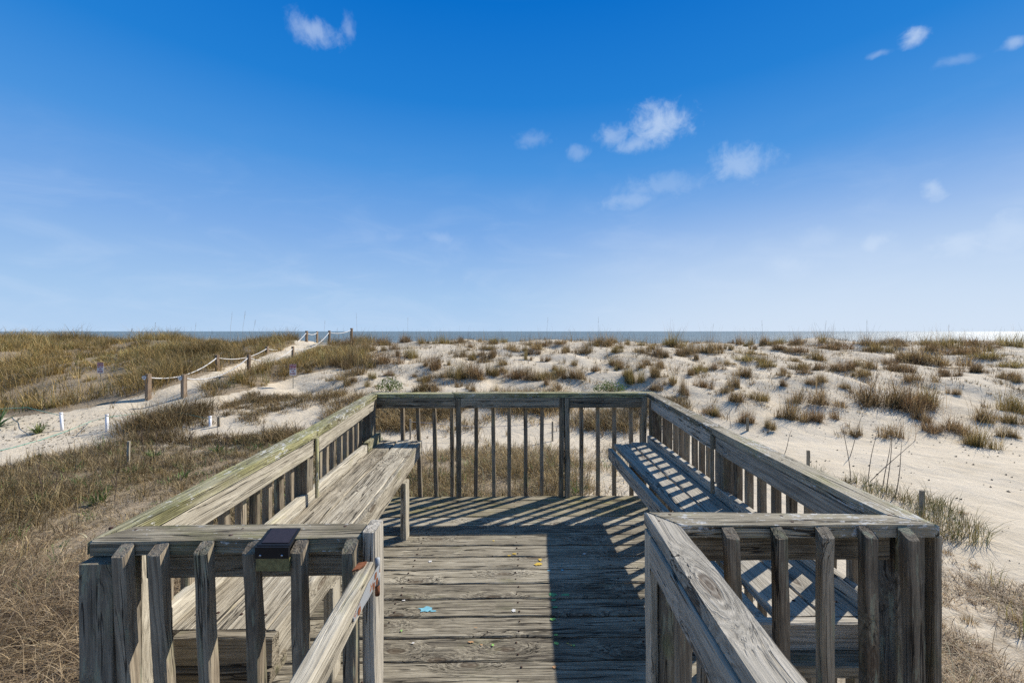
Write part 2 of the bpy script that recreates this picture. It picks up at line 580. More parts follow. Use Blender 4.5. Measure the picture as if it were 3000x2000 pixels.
M['seat'] = wood('bench_seat_wood', (0.11, 0.095, 0.072), (0.36, 0.32, 0.255), (0.60, 0.555, 0.465), algae=0.12,
                 algae_col=(0.28, 0.24, 0.10), crack=1.0, knots=0.35, bump=1.0, mottle=0.5)
M['silver'] = wood('silver_grey_wood', (0.16, 0.145, 0.125), (0.36, 0.335, 0.29), (0.54, 0.50, 0.44), algae=0.0,
                   crack=0.55, knots=0.5, bump=0.7, mottle=0.3)
M['rail'] = wood('grey_brown_rail_wood', (0.07, 0.06, 0.045), (0.21, 0.18, 0.135), (0.38, 0.34, 0.27), algae=0.3,
                 algae_col=(0.17, 0.17, 0.07), crack=0.6, knots=0.4, bump=0.7)
M['baluster'] = wood('baluster_wood', (0.07, 0.058, 0.045), (0.20, 0.165, 0.125), (0.36, 0.31, 0.24), algae=0.35,
                     algae_col=(0.18, 0.185, 0.10), streak=0.28, streak_col=(0.29, 0.29, 0.195), crack=0.4, knots=0.2, bump=0.6)
M['post'] = wood('lichen_streaked_post_wood', (0.05, 0.045, 0.038), (0.15, 0.13, 0.105), (0.27, 0.24, 0.195), algae=0.4,
                 algae_col=(0.12, 0.13, 0.06), streak=0.42, streak_col=(0.30, 0.305, 0.21), crack=0.5, knots=0.3, bump=0.6)
M['fence_post'] = wood('brown_fence_post_wood', (0.10, 0.07, 0.05), (0.24, 0.175, 0.125), (0.36, 0.28, 0.21), crack=0.5, knots=0.3, bump=0.6)
M['stake'] = wood('grey_stake_wood', (0.12, 0.10, 0.075), (0.27, 0.235, 0.18), (0.42, 0.38, 0.31), crack=0.5, knots=0.2)
M['rust'] = plain('rusted_steel', (0.10, 0.035, 0.018), 0.9, 0.0, 0.2, col2=(0.26, 0.10, 0.045), var=0.5, vscale=60, bump=0.5)
M['zinc'] = plain('galvanised_steel', (0.34, 0.35, 0.35), 0.6, 0.2, 0.3, col2=(0.30, 0.12, 0.05), var=-0.2, vscale=28, bump=0.2)
M['nail'] = plain('rusty_nail', (0.05, 0.022, 0.014), 0.9)
M['black'] = plain('black_plastic', (0.010, 0.010, 0.011), 0.55, 0.0, 0.25, var=0.2, vscale=30)
M['panel'] = plain('solar_cell', (0.028, 0.020, 0.022), 0.5, 0.0, 0.25, var=0.15, vscale=120)
M['lens'] = plain('dim_amber_lens', (0.16, 0.145, 0.06), 0.4, 0.0, 0.4, var=0.35, vscale=90, bump=0.6)
M['screw'] = plain('screw_steel', (0.45, 0.47, 0.5), 0.35, 0.9, 0.5)
M['rope'] = plain('white_rope', (0.68, 0.66, 0.62), 0.85, 0, 0.2, var=0.15, vscale=40)
M['pvc'] = plain('white_pvc', (0.78, 0.78, 0.79), 0.4, 0, 0.4, var=0.05)
M['twine'] = plain('green_twine', (0.10, 0.36, 0.28), 0.8)
M['wire'] = plain('grey_string', (0.42, 0.40, 0.40), 0.7)
M['sign_white'] = plain('sign_white', (0.66, 0.62, 0.60), 0.45, var=0.12, vscale=14)
M['sign_red'] = plain('sign_red', (0.34, 0.012, 0.022), 0.5, var=0.1, vscale=14)
M['sign_post'] = plain('sign_post_metal', (0.16, 0.18, 0.17), 0.5, 0.5)
M['paint_blue'] = plain('paint_sky_blue', (0.20, 0.46, 0.54), 0.6, var=0.15, vscale=60)
M['paint_yellow'] = plain('paint_yellow', (0.62, 0.42, 0.06), 0.5)
M['paint_green'] = plain('paint_green', (0.10, 0.34, 0.13), 0.5)
M['paint_lime'] = plain('paint_lime', (0.28, 0.55, 0.12), 0.5)
M['paint_orange'] = plain('paint_orange', (0.52, 0.29, 0.13), 0.6)
M['paint_white'] = plain('paint_white', (0.66, 0.64, 0.60), 0.6)
M['debris'] = plain('dark_wrack', (0.045, 0.034, 0.024), 0.9, var=0.3, vscale=30)
M['twig'] = plain('dead_twig', (0.10, 0.07, 0.05), 0.85, var=0.3, vscale=20)
M['straw_stem'] = plain('straw_stem', (0.34, 0.26, 0.15), 0.8)
M['sand'] = sand_mat()
M['sea'] = sea_mat()
M['grass'] = grass_mat('grass_blades', 1.12, 0.4)
M['grass_stuff'] = grass_mat('grass_mass_blades', 1.0, 0.3)
M['leaf'] = grass_mat('green_leaves', 1.0, 0.3)

# ------------------------------------------------------------------ terrain
_H = np.random.default_rng(5).random((256, 256))


def vnoise(x, y, s, seed=0):
    x = np.asarray(x) / s + 31.7 * seed
    y = np.asarray(y) / s + 17.3 * seed
    xi, yi = np.floor(x).astype(int), np.floor(y).astype(int)
    fx, fy = x - xi, y - yi
    fx = fx * fx * (3 - 2 * fx)
    fy = fy * fy * (3 - 2 * fy)
    a = _H[xi % 256, yi % 256]
    b = _H[(xi + 1) % 256, yi % 256]
    c = _H[xi % 256, (yi + 1) % 256]
    d = _H[(xi + 1) % 256, (yi + 1) % 256]
    return (a * (1 - fx) + b * fx) * (1 - fy) + (c * (1 - fx) + d * fx) * fy - 0.5


PROF_Y = [-200, 8.2, 9.6, 10.8, 12.2, 14, 16, 19, 22, 24, 26.5, 31, 40, 60, 110, 400]
PROF_Z = [0, 0, 0.03, 0.20, 0.45, 0.82, 1.13, 1.50, 1.78, 1.82, 1.60, 0.9, -0.6, -2.2, -3.4, -6]
PATH = [(-16, 8.6), (-12.2, 10.6), (-10.3, 12.2), (-10.1, 14.5), (-10.4, 18.5), (-10.7, 22.5), (-11.2, 26), (-11.5, 32)]


def path_dist(x, y):
    best = np.full(np.broadcast(x, y).shape, 1e9)
    for (ax, ay), (bx, by) in zip(PATH[:-1], PATH[1:]):
        dx, dy = bx - ax, by - ay
        t = np.clip(((x - ax) * dx + (y - ay) * dy) / (dx * dx + dy * dy), 0, 1)
        best = np.minimum(best, np.hypot(x - ax - t * dx, y - ay - t * dy))
    return best


def gz(x, y):
    x, y = np.asarray(x, float), np.asarray(y, float)
    ye = y + 1.1 * vnoise(x, y * 0.5, 6.0, 1) + 0.06 * np.clip(x - 4, 0, 12) - 0.03 * np.clip(-x - 6, 0, 20)
    z = np.interp(ye, PROF_Y, PROF_Z)
    dune = np.clip((y - 9.0) / 4, 0, 1) * np.clip((60 - y) / 20, 0, 1)
    z = z + dune * (0.42 * vnoise(x, y, 3.1, 2) + 0.26 * vnoise(x, y, 1.3, 3) + 0.13 * vnoise(x, y, 0.6, 4))
    z = z + (0.10 * vnoise(x, y, 2.2, 6) + 0.05 * vnoise(x, y, 0.7, 7)) * np.clip(1 - dune, 0.25, 1)
    pd = path_dist(x, y)
    z = z - 0.22 * np.clip(1 - pd / 1.6, 0, 1) ** 1.5 * np.clip((y - 11) / 3, 0, 1)
    z = z - 0.30 * np.clip(-x - 2, 0, 3) / 3 * np.clip((y - 22) / 4, 0, 1) * np.clip(1 - pd / 1.4, 0, 1)
    return z


def gzf(x, y):
    return float(gz(x, y))


def G(px, py, dmin=3.0, dmax=40.0):
    """where the sight line through a photograph pixel first meets the sand"""
    d = np.arange(dmin, dmax, 0.03)
    xs = (px - 1500) * d / F
    zs = ZC - (py - HZ) * d / F
    below = np.nonzero(zs <= gz(xs, d))[0]
    if len(below) == 0:
        k = int(np.argmin(zs - gz(xs, d)))
    else:
        k = int(below[0])
    return Vector((xs[k], d[k], float(gz(xs[k], d[k]))))


def proj(x, y, z):
    return 1500 + F * x / y, HZ + F * (ZC - z) / y


def in_poly(px, py, poly):
    px, py = np.asarray(px), np.asarray(py)
    r = np.zeros(px.shape, bool)
    n = len(poly)
    for i in range(n):
        (ax, ay), (bx, by) = poly[i], poly[(i + 1) % n]
        c = ((ay > py) != (by > py)) & (px < (bx - ax) * (py - ay) / (by - ay + 1e-9) + ax)
        r ^= c
    return r


# where grass grows, outlined on the sand as seen in the photograph
POLY_LEFT = [(-400, 988), (700, 988), (860, 990), (868, 1008), (780, 1042), (640, 1085), (560, 1112), (440, 1150),
             (300, 1188), (180, 1208), (0, 1225), (-400, 1260)]
POLY_MID = [(915, 1016), (1000, 1003), (1085, 1003), (1075, 1070), (905, 1092), (845, 1110), (700, 1150), (600, 1166),
            (585, 1130), (640, 1098), (740, 1072), (880, 1040)]
POLY_SLUMP = [(640, 1205), (720, 1155), (820, 1160), (1000, 1150), (1060, 1200), (1080, 1245), (900, 1245), (700, 1240)]
POLY_MAT = [(-300, 1420), (120, 1345), (330, 1292), (440, 1238), (560, 1228), (700, 1258), (900, 1268), (1150, 1290),
            (1150, 2150), (-600, 2150)]
POLY_BACK = [(1090, 1175), (1900, 1175), (1930, 1215), (1060, 1215)]


def duff_weight(x, y):
    z = gz(x, y)
    yy = np.where(y > 0.5, y, 0.5)
    px, py = proj(x, yy, z)
    w = np.zeros(px.shape)
    w = np.where(in_poly(px, py, POLY_LEFT) & (y > 1), 0.75, w)
    w = np.where(in_poly(px, py, POLY_MID) & (y > 1), 0.7, w)
    w = np.where(in_poly(px, py, POLY_SLUMP) & (y > 1), 0.22, w)
    near = np.clip((9.3 - y) / 1.2, 0, 1) * np.clip((1.6 - x) / 1.4, 0, 1)
    near *= np.clip(1 - np.clip(py - 0, 0, 0), 0, 1)
    mat = in_poly(px, py, POLY_MAT) | ((x > -2.2) & (y < 8.8)) | (y < 2.2)
    w = np.maximum(w, np.where(mat, 0.62 * near, 0))
    right = np.clip((4.4 - y) / 1.0, 0, 1) * np.clip(x - 1.0, 0, 1)
    w = np.maximum(w, 0.42 * right)
    return w


def grid_axis(parts):
    out = []
    for a, b, s in parts:
        out += list(np.arange(a, b, s))
    out.append(parts[-1][1])
    return np.array(out)


def build_terrain():
    gx = grid_axis([(-400, -60, 20), (-60, -26, 1.5), (-26, -14, 0.3), (-14, 16, 0.14), (16, 28, 0.3), (28, 60, 1.5), (60, 400, 20)])
    gy = grid_axis([(-200, -20, 15), (-20, 0, 1.2), (0, 9, 0.16), (9, 26, 0.13), (26, 40, 0.5), (40, 130, 5)])
    XX, YY = np.meshgrid(gx, gy)
    ZZ = gz(XX, YY)
    nx, ny = len(gx), len(gy)
    v = np.stack([XX.ravel(), YY.ravel(), ZZ.ravel()], 1)
    i = np.arange(nx * ny).reshape(ny, nx)
    f = np.stack([i[:-1, :-1], i[:-1, 1:], i[1:, 1:], i[1:, :-1]], -1).reshape(-1, 4)
    me = fast_mesh('sand_ground', v, f)
    at = me.attributes.new('duff', 'FLOAT', 'POINT')
    at.data.foreach_set('value', duff_weight(XX.ravel(), YY.ravel()).astype(np.float32))
    me.polygons.foreach_set('use_smooth', np.ones(len(f), bool))
    o = link('sand_ground', me, M['sand'])
    tag(o, 'pale beach sand rising to the dune', None, None, 'structure')


def fast_mesh(name, v, f):
    me = bpy.data.meshes.new(name)
    n = f.shape[1]
    me.vertices.add(len(v))
    me.vertices.foreach_set('co', np.ascontiguousarray(v, np.float32).ravel())
    me.loops.add(f.size)
    me.loops.foreach_set('vertex_index', np.ascontiguousarray(f, np.int32).ravel())
    me.polygons.add(len(f))
    me.polygons.foreach_set('loop_start', np.arange(0, f.size, n, dtype=np.int32))
    me.polygons.foreach_set('loop_total', np.full(len(f), n, np.int32))
    me.update(calc_edges=True)
    me.validate()
    return me


build_terrain()
me = mesh_from('sea', [(-14000, 70, -3.0), (14000, 70, -3.0), (14000, 16000, -3.0), (-14000, 16000, -3.0)], [(0, 1, 2, 3)])
tag(link('sea', me, M['sea']), 'grey-blue sea stretching to the horizon', None, None, 'structure')

# ------------------------------------------------------------------ deck
def ln(p, q, t):
    return Vector(p).lerp(Vector(q), t)


deck = tag(empty('deck_platform', (0.03, 2.4, DECK)), 'weathered grey plank floor of the dune viewing platform', 'deck')
ROT = math.radians(0.75)
seams = [3.655, 3.558, 3.400, 3.250, 3.096, 2.951, 2.808, 2.669, 2.527, 2.385, 2.249, 2.108, 1.968, 1.822, 1.68, 1.54, 1.40, 1.26, 1.12, 1.04]
NAIL = tube_mesh('nail', [(0, 0, -0.004), (0, 0, 0.001)], 0.0045, 8)
nail_x = (-0.62, 0.03, 0.62)
for i in range(len(seams) - 1):
    y1, y0 = seams[i], seams[i + 1]
    w = (y1 - y0) - random.uniform(0.007, 0.012)
    yc = (y0 + y1) / 2
    xl, xr = -1.17 - 0.02 * (yc > 2.5), 1.20
    hz_ = random.uniform(-0.002, 0.002)
    a = (xl, yc + xl * math.tan(ROT), DECK - 0.019 + hz_)
    b = (xr, yc + xr * math.tan(ROT), DECK - 0.019 + hz_)
    if i < 3 or i == 18:
        mt = M['deck_green']
    else:
        mt = M['deck']
    pl = board('plank', a, b, w, 0.038, mt, deck, seg=24, ch=0.005, jit=0.0018, bow=random.uniform(-0.003, 0.003))
    for nx_ in nail_x:
        for s in (-0.25, 0.27):
            cx, cy = nx_ + random.uniform(-0.012, 0.012), yc + s * w + nx_ * math.tan(ROT)
            q = random.uniform(0.7, 1.2)
            link('nail', NAIL, M['nail'], pl, Matrix.Translation((cx, cy, DECK + hz_ + 0.0025)) @ Matrix.Diagonal((q, q, 1, 1)))
for xx in (-1.1, -0.62, 0.03, 0.62, 1.12):
    board('joist', (xx, 1.06, DECK - 0.112), (xx - 0.03, 3.60, DECK - 0.112), 0.038, 0.14, M['rail'], deck)
for (xx, yy) in ((-1.04, 1.2), (-1.08, 3.45), (1.08, 1.25), (1.06, 3.5), (0.0, 3.5), (0, 1.2)):
    board('support_post', (xx, yy, -0.3), (xx, yy, DECK - 0.185), 0.09, 0.09, M['post'], deck, up=(0, 1, 0))


def splat(px, py, rx, ry, mat, seed):
    r = random.Random(seed)
    d = (ZC - DECK) * F / (py - HZ)
    cx, cy = X(px, d), d
    sx, sy = rx * d / F, ry * d * d / F / (ZC - DECK)
    n = 15
    vv = [(cx, cy, DECK + 0.0028)]
    for k in range(n):
        t = 2 * math.pi * k / n
        q = r.uniform(0.55, 1.25)
        vv.append((cx + sx * q * math.cos(t), cy + sy * q * math.sin(t), DECK + 0.0028))
    link('paint_spot', mesh_from('paint_spot', vv, [(0, 1 + k, 1 + (k + 1) % n) for k in range(n)]), mat, deck)


def z5(x, y):
    return 1050 + x / 2.476, 1400 + y / 2.476


for i, (x, y, rx, ry, mt) in enumerate([
        (490, 950, 22, 8, 'blue'), (545, 965, 12, 3, 'blue'), (1305, 625, 12, 4, 'yellow'), (1318, 592, 5, 4, 'yellow'),
        (1130, 550, 9, 2, 'yellow'), (1095, 562, 6, 1.5, 'yellow'), (980, 455, 4, 1.5, 'yellow'), (1410, 846, 13, 5, 'green'),
        (1500, 848, 13, 4, 'green'), (1418, 885, 7, 3, 'green'), (1425, 938, 9, 3, 'green'), (1412, 1025, 9, 4, 'lime'),
        (1435, 1138, 6, 3, 'lime'), (1435, 1200, 8, 5, 'lime'), (1562, 1215, 4, 3, 'lime'), (1518, 1200, 4, 2, 'yellow'),
        (1542, 1213, 4, 2, 'yellow'), (815, 1190, 8, 2.5, 'orange'), (893, 1210, 4, 2, 'orange'), (850, 1085, 5, 1, 'orange'),
        (1380, 672, 5, 2, 'blue'), (1478, 668, 5, 2, 'blue'), (1125, 962, 6, 5, 'white'), (975, 1210, 4, 3, 'lime'),
        (520, 605, 5, 3, 'white'), (398, 1197, 5, 3, 'white'),
        (312, 1108, 3, 3, 'lime'), (1425, 1370, 7, 4, 'orange'), (330, 888, 6, 2, 'white'), (1640, 550, 6, 2, 'white')]):
    px, py = z5(x, y)
    splat(px, py, rx, ry, M['paint_' + mt], i + 3)

# ---- railings -------------------------------------------------------------
ZTOP = Zr(-0.55)
CAPT = 0.036
CAPW = 0.089
# plan corners of the inner edge of the cap, (x, y)
L_in = [(-1.065, 1.158), (-1.080, 2.278), (-1.185, 3.60)]
L_out = [(-1.115, 1.075), (-1.168, 2.30), (-1.275, 3.690)]
R_in = [(1.122, 1.2336), (1.137, 2.332), (1.205, 3.64)]
R_out = [(1.211, 1.160), (1.222, 2.345), (1.293, 3.730)]


def v2(a, b, t):
    return (a[0] + (b[0] - a[0]) * t, a[1] + (b[1] - a[1]) * t)


def side_railing(label, Lin, Lout, sgn, spots_far, spots_near, cap_mat, fas_mat, base_xy, zb):
    root = tag(empty('side_railing', (base_xy[0], base_xy[1], DECK)), label, 'railing', 'railings round the platform')
    g = 0.003
    # cap in two lengths, mitred at the far corner
    for k in (0, 1):
        a, b, c, d_ = Lin[k], Lin[k + 1], Lout[k + 1], Lout[k]
        along = (b[0] - a[0], b[1] - a[1])
        t0 = 0.002
        if k == 0:
            poly = [a, v2(a, b, 1 - t0), v2(d_, c, 1 - t0), d_]
        else:
            poly = [v2(a, b, t0), b, c, v2(d_, c, t0)]
        prism('cap_rail', poly, ZTOP - CAPT - (0.004 if k else 0), ZTOP - (0.003 if k else 0), cap_mat, root, along)
        # fascia board on edge under the cap
        fz = ZTOP - CAPT - 0.0445 - 0.006
        ox = -sgn * 0.021 * -1
        a3 = (a[0] + sgn * 0.027, a[1] + (0.05 if k == 0 else 0.03), fz)
        b3 = (b[0] + sgn * 0.027, b[1] - (0.03 if k == 0 else 0.04), fz)
        board('fascia_rail', a3, b3, 0.038, 0.088, fas_mat, root)
    m_in, m_out = Lin[1], Lout[1]
    # middle post with a trim strip on the deck side
    xc = m_in[0] + sgn * 0.045
    board('post', (xc + sgn * 0.043, m_in[1], DECK - 0.3), (xc + sgn * 0.043, m_in[1], ZTOP - CAPT - 0.004), 0.085, 0.085, M['post'], root, up=(0, 1, 0))
    board('trim_strip', (m_in[0] - sgn * 0.002, m_in[1] - 0.012, DECK + 0.55), (m_in[0] - sgn * 0.002, m_in[1] - 0.012, ZTOP - CAPT - 0.004), 0.014, 0.024,
          cap_mat, root, up=(0, 1, 0))
    # far corner post
    b = Lin[2]
    board('post', (b[0] + sgn * 0.050, b[1] - 0.055, DECK - 0.3), (b[0] + sgn * 0.050, b[1] - 0.055, ZTOP - CAPT - 0.006), 0.085, 0.085, M['post'], root, up=(0, 1, 0))
    for s in list(spots_near) + list(spots_far):
        k = 0 if s < m_in[1] else 1
        o0, o1 = Lout[k], Lout[k + 1]
        t = (s - o0[1]) / (o1[1] - o0[1])
        x = o0[0] + (o1[0] - o0[0]) * t + sgn * 0.0185
        lean = random.uniform(-0.006, 0.006)
        board('baluster', (x + lean, s + random.uniform(-.006, .006), DECK - 0.19), (x, s, ZTOP - 0.006), 0.034, 0.033, M['baluster'], root,
              up=(sgn, 0, 0), cut=0.016, seg=8)
    return root


side_railing('left side railing with yellow-green lichened cap behind the left bench', L_in, L_out, -1,
             [2.56, 2.67, 2.80, 2.94, 3.07, 3.20, 3.33, 3.46], [1.24, 1.35, 1.45, 1.55, 1.65, 1.755, 1.855, 1.96, 2.068, 2.177], M['cap'], M['pale'],
             (-1.1, 2.4), 0)
side_railing('right side railing with white-flecked cap behind the right bench', R_in, R_out, 1,
             [2.47, 2.60, 2.71, 2.84, 2.98, 3.10, 3.22, 3.35, 3.48], [1.37, 1.48, 1.59, 1.70, 1.81, 1.92, 2.03, 2.14, 2.24], M['cap_grey'], M['silver'],
             (1.2, 2.4), 0)

# back railing facing the sea
back = tag(empty('back_railing', (0, 3.66, DECK)), 'back railing across the seaward end of the platform', 'railing', 'railings round the platform')
bl, br, bl2, br2 = L_in[2], R_in[2], L_out[2], R_out[2]
zl, zr_ = ZTOP - 0.008, ZTOP + 0.006
tsp = 0.282
prism('cap_rail', [v2(bl, br, 0.0015), v2(bl, br, tsp), v2(bl2, br2, tsp), v2(bl2, br2, 0.0015)], ZTOP - CAPT, ZTOP - 0.001, M['cap'], back, (1, 0.02))
prism('cap_rail', [v2(bl, br, tsp + .0015), v2(bl, br, 0.9985), v2(bl2, br2, 0.9985), v2(bl2, br2, tsp + .0015)], ZTOP - CAPT - 0.002, ZTOP + 0.001, M['cap'], back, (1, 0.02))


def backy(x):
    return bl[1] + (br[1] - bl[1]) * (x - bl[0]) / (br[0] - bl[0])


def bx(zx):
    px = 1000 + zx / 2.352
    return X(px, 3.63)


for (za, zb_) in ((246, 787), (824, 1504), (1574, 2070)):
    xa, xb = bx(za), bx(zb_)
    zf = ZTOP - CAPT - 0.0475
    board('fascia_rail', (xa, backy(xa) + 0.021, zf), (xb, backy(xb) + 0.021, zf), 0.038, 0.09, M['rail'], back)
for (za, zb_, dp) in ((791, 821, 0.07), (1508, 1536, 0.08), (1538, 1571, 0.08), (2072, 2108, 0.06)):
    xa, xb = bx(za), bx(zb_)
    xm = (xa + xb) / 2
    board('post', (xm + random.uniform(-.01, .01), backy(xm) + 0.028, DECK - 0.25), (xm, backy(xm) + 0.028, ZTOP - CAPT - 0.004), dp, xb - xa, M['rail'], back, up=(1, 0, 0))
for zx, ln_ in ((402, .02), (508, .045), (624, .035), (753, .004), (925, -.006), (1042, .012), (1155, .004), (1271, .004), (1387, 0), (1667, .004), (1785, .003),
                (1900, .004), (2020, .01)):
    x = bx(zx)
    y = backy(x) + CAPW + 0.018
    board('baluster', (x + ln_ * 0.75 * 1.0, y, DECK - 0.17), (x, y, ZTOP - 0.008), 0.034, 0.036, M['baluster'], back, up=(0, 1, 0), cut=0.016, seg=8)

# front railings on either side of the entrance
def front_railing(label, xa, ya, xb, yb, balus, cap_poly, sub, base, posts):
    root = tag(empty('front_railing', base), label, 'railing', 'railings round the platform')
    prism('cap_rail', cap_poly, ZTOP - CAPT, ZTOP, M['cap_grey'], root, (xb - xa, yb - ya))
    (s0, s1) = sub
    board('sub_rail', s0, s1, 0.038, 0.089, M['rail'], root)
    for (px, lean, z) in balus:
        t = 0.5
        for _ in range(4):
            yy = ya + (yb - ya) * t
            x = X(px, yy - 0.034)
            t = (x - xa) / (xb - xa)
        yc = yy - 0.0185
        top = ZTOP - 0.002 + z
        Lh = 1.0
        board('baluster', (x - 0 + lean * Lh, yc, top - Lh), (x, yc, top), 0.034, 0.034, M['baluster'], root, up=(0, -1, 0), cut=0.021, seg=9)
    for (p0, p1, w, h, mt) in posts:
        board('post', p0, p1, w, h, mt, root, up=(0, 1, 0))
    return root


fl_poly = [(-1.10, 1.068), (-0.405, 1.0945), (-0.409, 1.176), (-1.063, 1.160), (-1.1135, 1.080)]
front_left = front_railing('front railing left of the entrance, carrying the black solar light', -1.10, 1.068, -0.405, 1.0945,
              [(341.5, .055, 0), (445, .059, 0), (586, .03, 0.002), (726, .039, 0), (867, .016, 0.002), (1018, 0.01, 0)],
              fl_poly,
              ((-1.0, 1.138, ZTOP - CAPT - 0.047), (-0.41, 1.155, ZTOP - CAPT - 0.047)), (-0.75, 1.1, DECK),
              [((-1.040, 1.0775, DECK - 0.9), (-1.056, 1.0775, ZTOP - 0.039), 0.086, 0.085, M['post']),
               ((-1.069, 1.172, DECK - 0.9), (-1.069, 1.172, ZTOP - CAPT - 0.004), 0.085, 0.08, M['pale']),
               ((-0.3855, 1.1375, DECK - 0.9), (-0.3855, 1.1375, ZTOP + 0.010), 0.034, 0.075, M['silver'])])

fr_poly = [(0.479, 1.162), (1.209, 1.166), (1.2085, 1.172), (1.119, 1.2325), (0.4095, 1.250)]
front_railing('front railing right of the entrance, joined to the handrail', 0.479, 1.162, 1.209, 1.166,
              [(2148.5, .045, 0), (2294.5, .013, 0), (2430, 0, 0), (2557, .004, 0), (2679, .03, -0.004)],
              fr_poly,
              ((0.53, 1.222, ZTOP - CAPT - 0.047), (1.12, 1.235, ZTOP - CAPT - 0.047)), (0.85, 1.2, DECK),
              [((1.178, 1.245, DECK - 0.9), (1.178, 1.245, ZTOP - CAPT - 0.004), 0.088, 0.075, M['post']),
               ((1.236, 1.215, DECK - 0.9), (1.236, 1.215, ZTOP - CAPT - 0.006), 0.02, 0.06, M['baluster'])])

# ---- handrail running back along the walkway on the right
hr = tag(empty('handrail', (0.43, 0.6, DECK)), 'right handrail running out of the platform towards the viewer', 'handrail')
h_in = [(0.404, 1.253), (0.33, -0.9)]
h_out = [(0.478, 1.160), (0.416, -0.9)]
prism('cap_rail', [h_in[0], h_out[0], h_out[1], h_in[1]], ZTOP - CAPT - 0.001, ZTOP + 0.001, M['silver'], hr, (0.07, 2.1), segl=0.2)
board('side_rail', (0.408, 1.17, ZTOP - CAPT - 0.050), (0.343, -0.85, ZTOP - CAPT - 0.050), 0.030, 0.089, M['silver'], hr)
board('post', (0.462, 1.180, DECK - 0.9), (0.462, 1.180, ZTOP - CAPT - 0.004), 0.075, 0.075, M['post'], hr, up=(0, 1, 0))
board('trim_strip', (0.411, 1.205, DECK - 0.6), (0.409, 1.205, ZTOP - CAPT - 0.004), 0.022, 0.05, M['pale'], hr, up=(0, 1, 0))
for yy in (1.06, 0.92, 0.78, 0.64, 0.5, 0.36, 0.22, 0.08, -0.1, -0.3, -0.5, -0.7):
    xx = 0.446 + 0.031 * (yy - 1.2)
    board('baluster', (xx, yy, DECK - 0.15), (xx, yy, ZTOP - CAPT - 0.004), 0.034, 0.034, M['baluster'], hr, up=(0, 1, 0), seg=8)

# ---- gate, swung open towards the viewer, on the left
gate = tag(empty('gate', (-0.37, 1.06, DECK)), 'pale gate swung open on a rusty hinge at the left of the entrance', 'gate')
gz0 = Zr(-0.596)
gr = board('top_rail', (-0.3735, 1.058, gz0 - 0.031), (-0.350, 0.30, gz0 - 0.031), 0.036, 0.062, M['pale'], gate)
board('bottom_rail', (-0.3735, 1.05, DECK + 0.10), (-0.350, 0.30, DECK + 0.10), 0.036, 0.089, M['rail'], gate)
for yy in (0.32, 0.45, 0.58):
    board('picket', (-0.391, yy, DECK + 0.04), (-0.391, yy, gz0 - 0.02), 0.034, 0.034, M['baluster'], gate, up=(0, 1, 0), seg=8)
hinge = link('hinge', tube_mesh('hinge', [(-0.3575, 1.088, Zr(-0.602)), (-0.3575, 1.088, Zr(-0.635))], 0.0065, 10), M['zinc'], gate)
link('knuckle', tube_mesh('knuckle', [(-0.3575, 1.088, Zr(-0.637)), (-0.3575, 1.088, Zr(-0.672))], 0.0068, 10), M['zinc'], hinge)
link('knuckle', tube_mesh('knuckle', [(-0.3575, 1.088, Zr(-0.674)), (-0.3575, 1.088, Zr(-0.700))], 0.0064, 10), M['rust'], hinge)
link('rust_ring', tube_mesh('rust_ring', [(-0.3575, 1.088, Zr(-0.633)), (-0.3575, 1.088, Zr(-0.639))], 0.0072, 10), M['rust'], hinge)
# strap plate on the sunlit face of the rail
def slab(name, pts, thick, nrm, mat, parent):
    n = Vector(nrm).normalized() * thick
    k = len(pts)
    vv = [Vector(p) for p in pts] + [Vector(p) + n for p in pts]
    ff = [tuple(reversed(range(k))), tuple(range(k, 2 * k))] + [(i, (i + 1) % k, (i + 1) % k + k, i + k) for i in range(k)]
    me_ = mesh_from(name, vv, ff)
    bm = bmesh.new()
    bm.from_mesh(me_)
    bmesh.ops.recalc_face_normals(bm, faces=bm.faces[:])
    bm.to_mesh(me_)
    bm.free()
    return link(name, me_, mat, parent)


sx = -0.3535
st = slab('hinge_strap', [(sx, 1.082, gz0 - 0.022), (sx + .001, 1.0, gz0 - 0.020), (sx + .0035, 0.90, gz0 - 0.034), (sx + .0035, 0.90, gz0 - 0.042),
                          (sx + .001, 1.0, gz0 - 0.056), (sx, 1.082, gz0 - 0.056)], 0.003, (1, 0, 0), M['zinc'], gate)
for (yy, zz) in ((1.05, -0.03), (1.035, -0.047), (1.06, -0.05), (0.93, -0.038)):
    link('rust_blotch', mesh_from('rust_blotch', [(sx + 0.0045 + (0.003 if yy < 1 else 0), yy + 0.008 * math.cos(t * 0.8) * (1 + .3 * (t % 2)), gz0 + zz + 0.009 * math.sin(t * 0.8))
                                                  for t in range(8)], [tuple(range(8))]), M['rust'], st)
slab('rusty_bracket', [(-0.392, 1.045, gz0 + .002), (-0.372, 1.050, gz0 + .003), (-0.371, 1.033, gz0 + .004), (-0.381, 1.018, gz0 + .003), (-0.395, 1.010, gz0 + .002)],
     0.004, (0, 0, 1), M['rust'], gate)

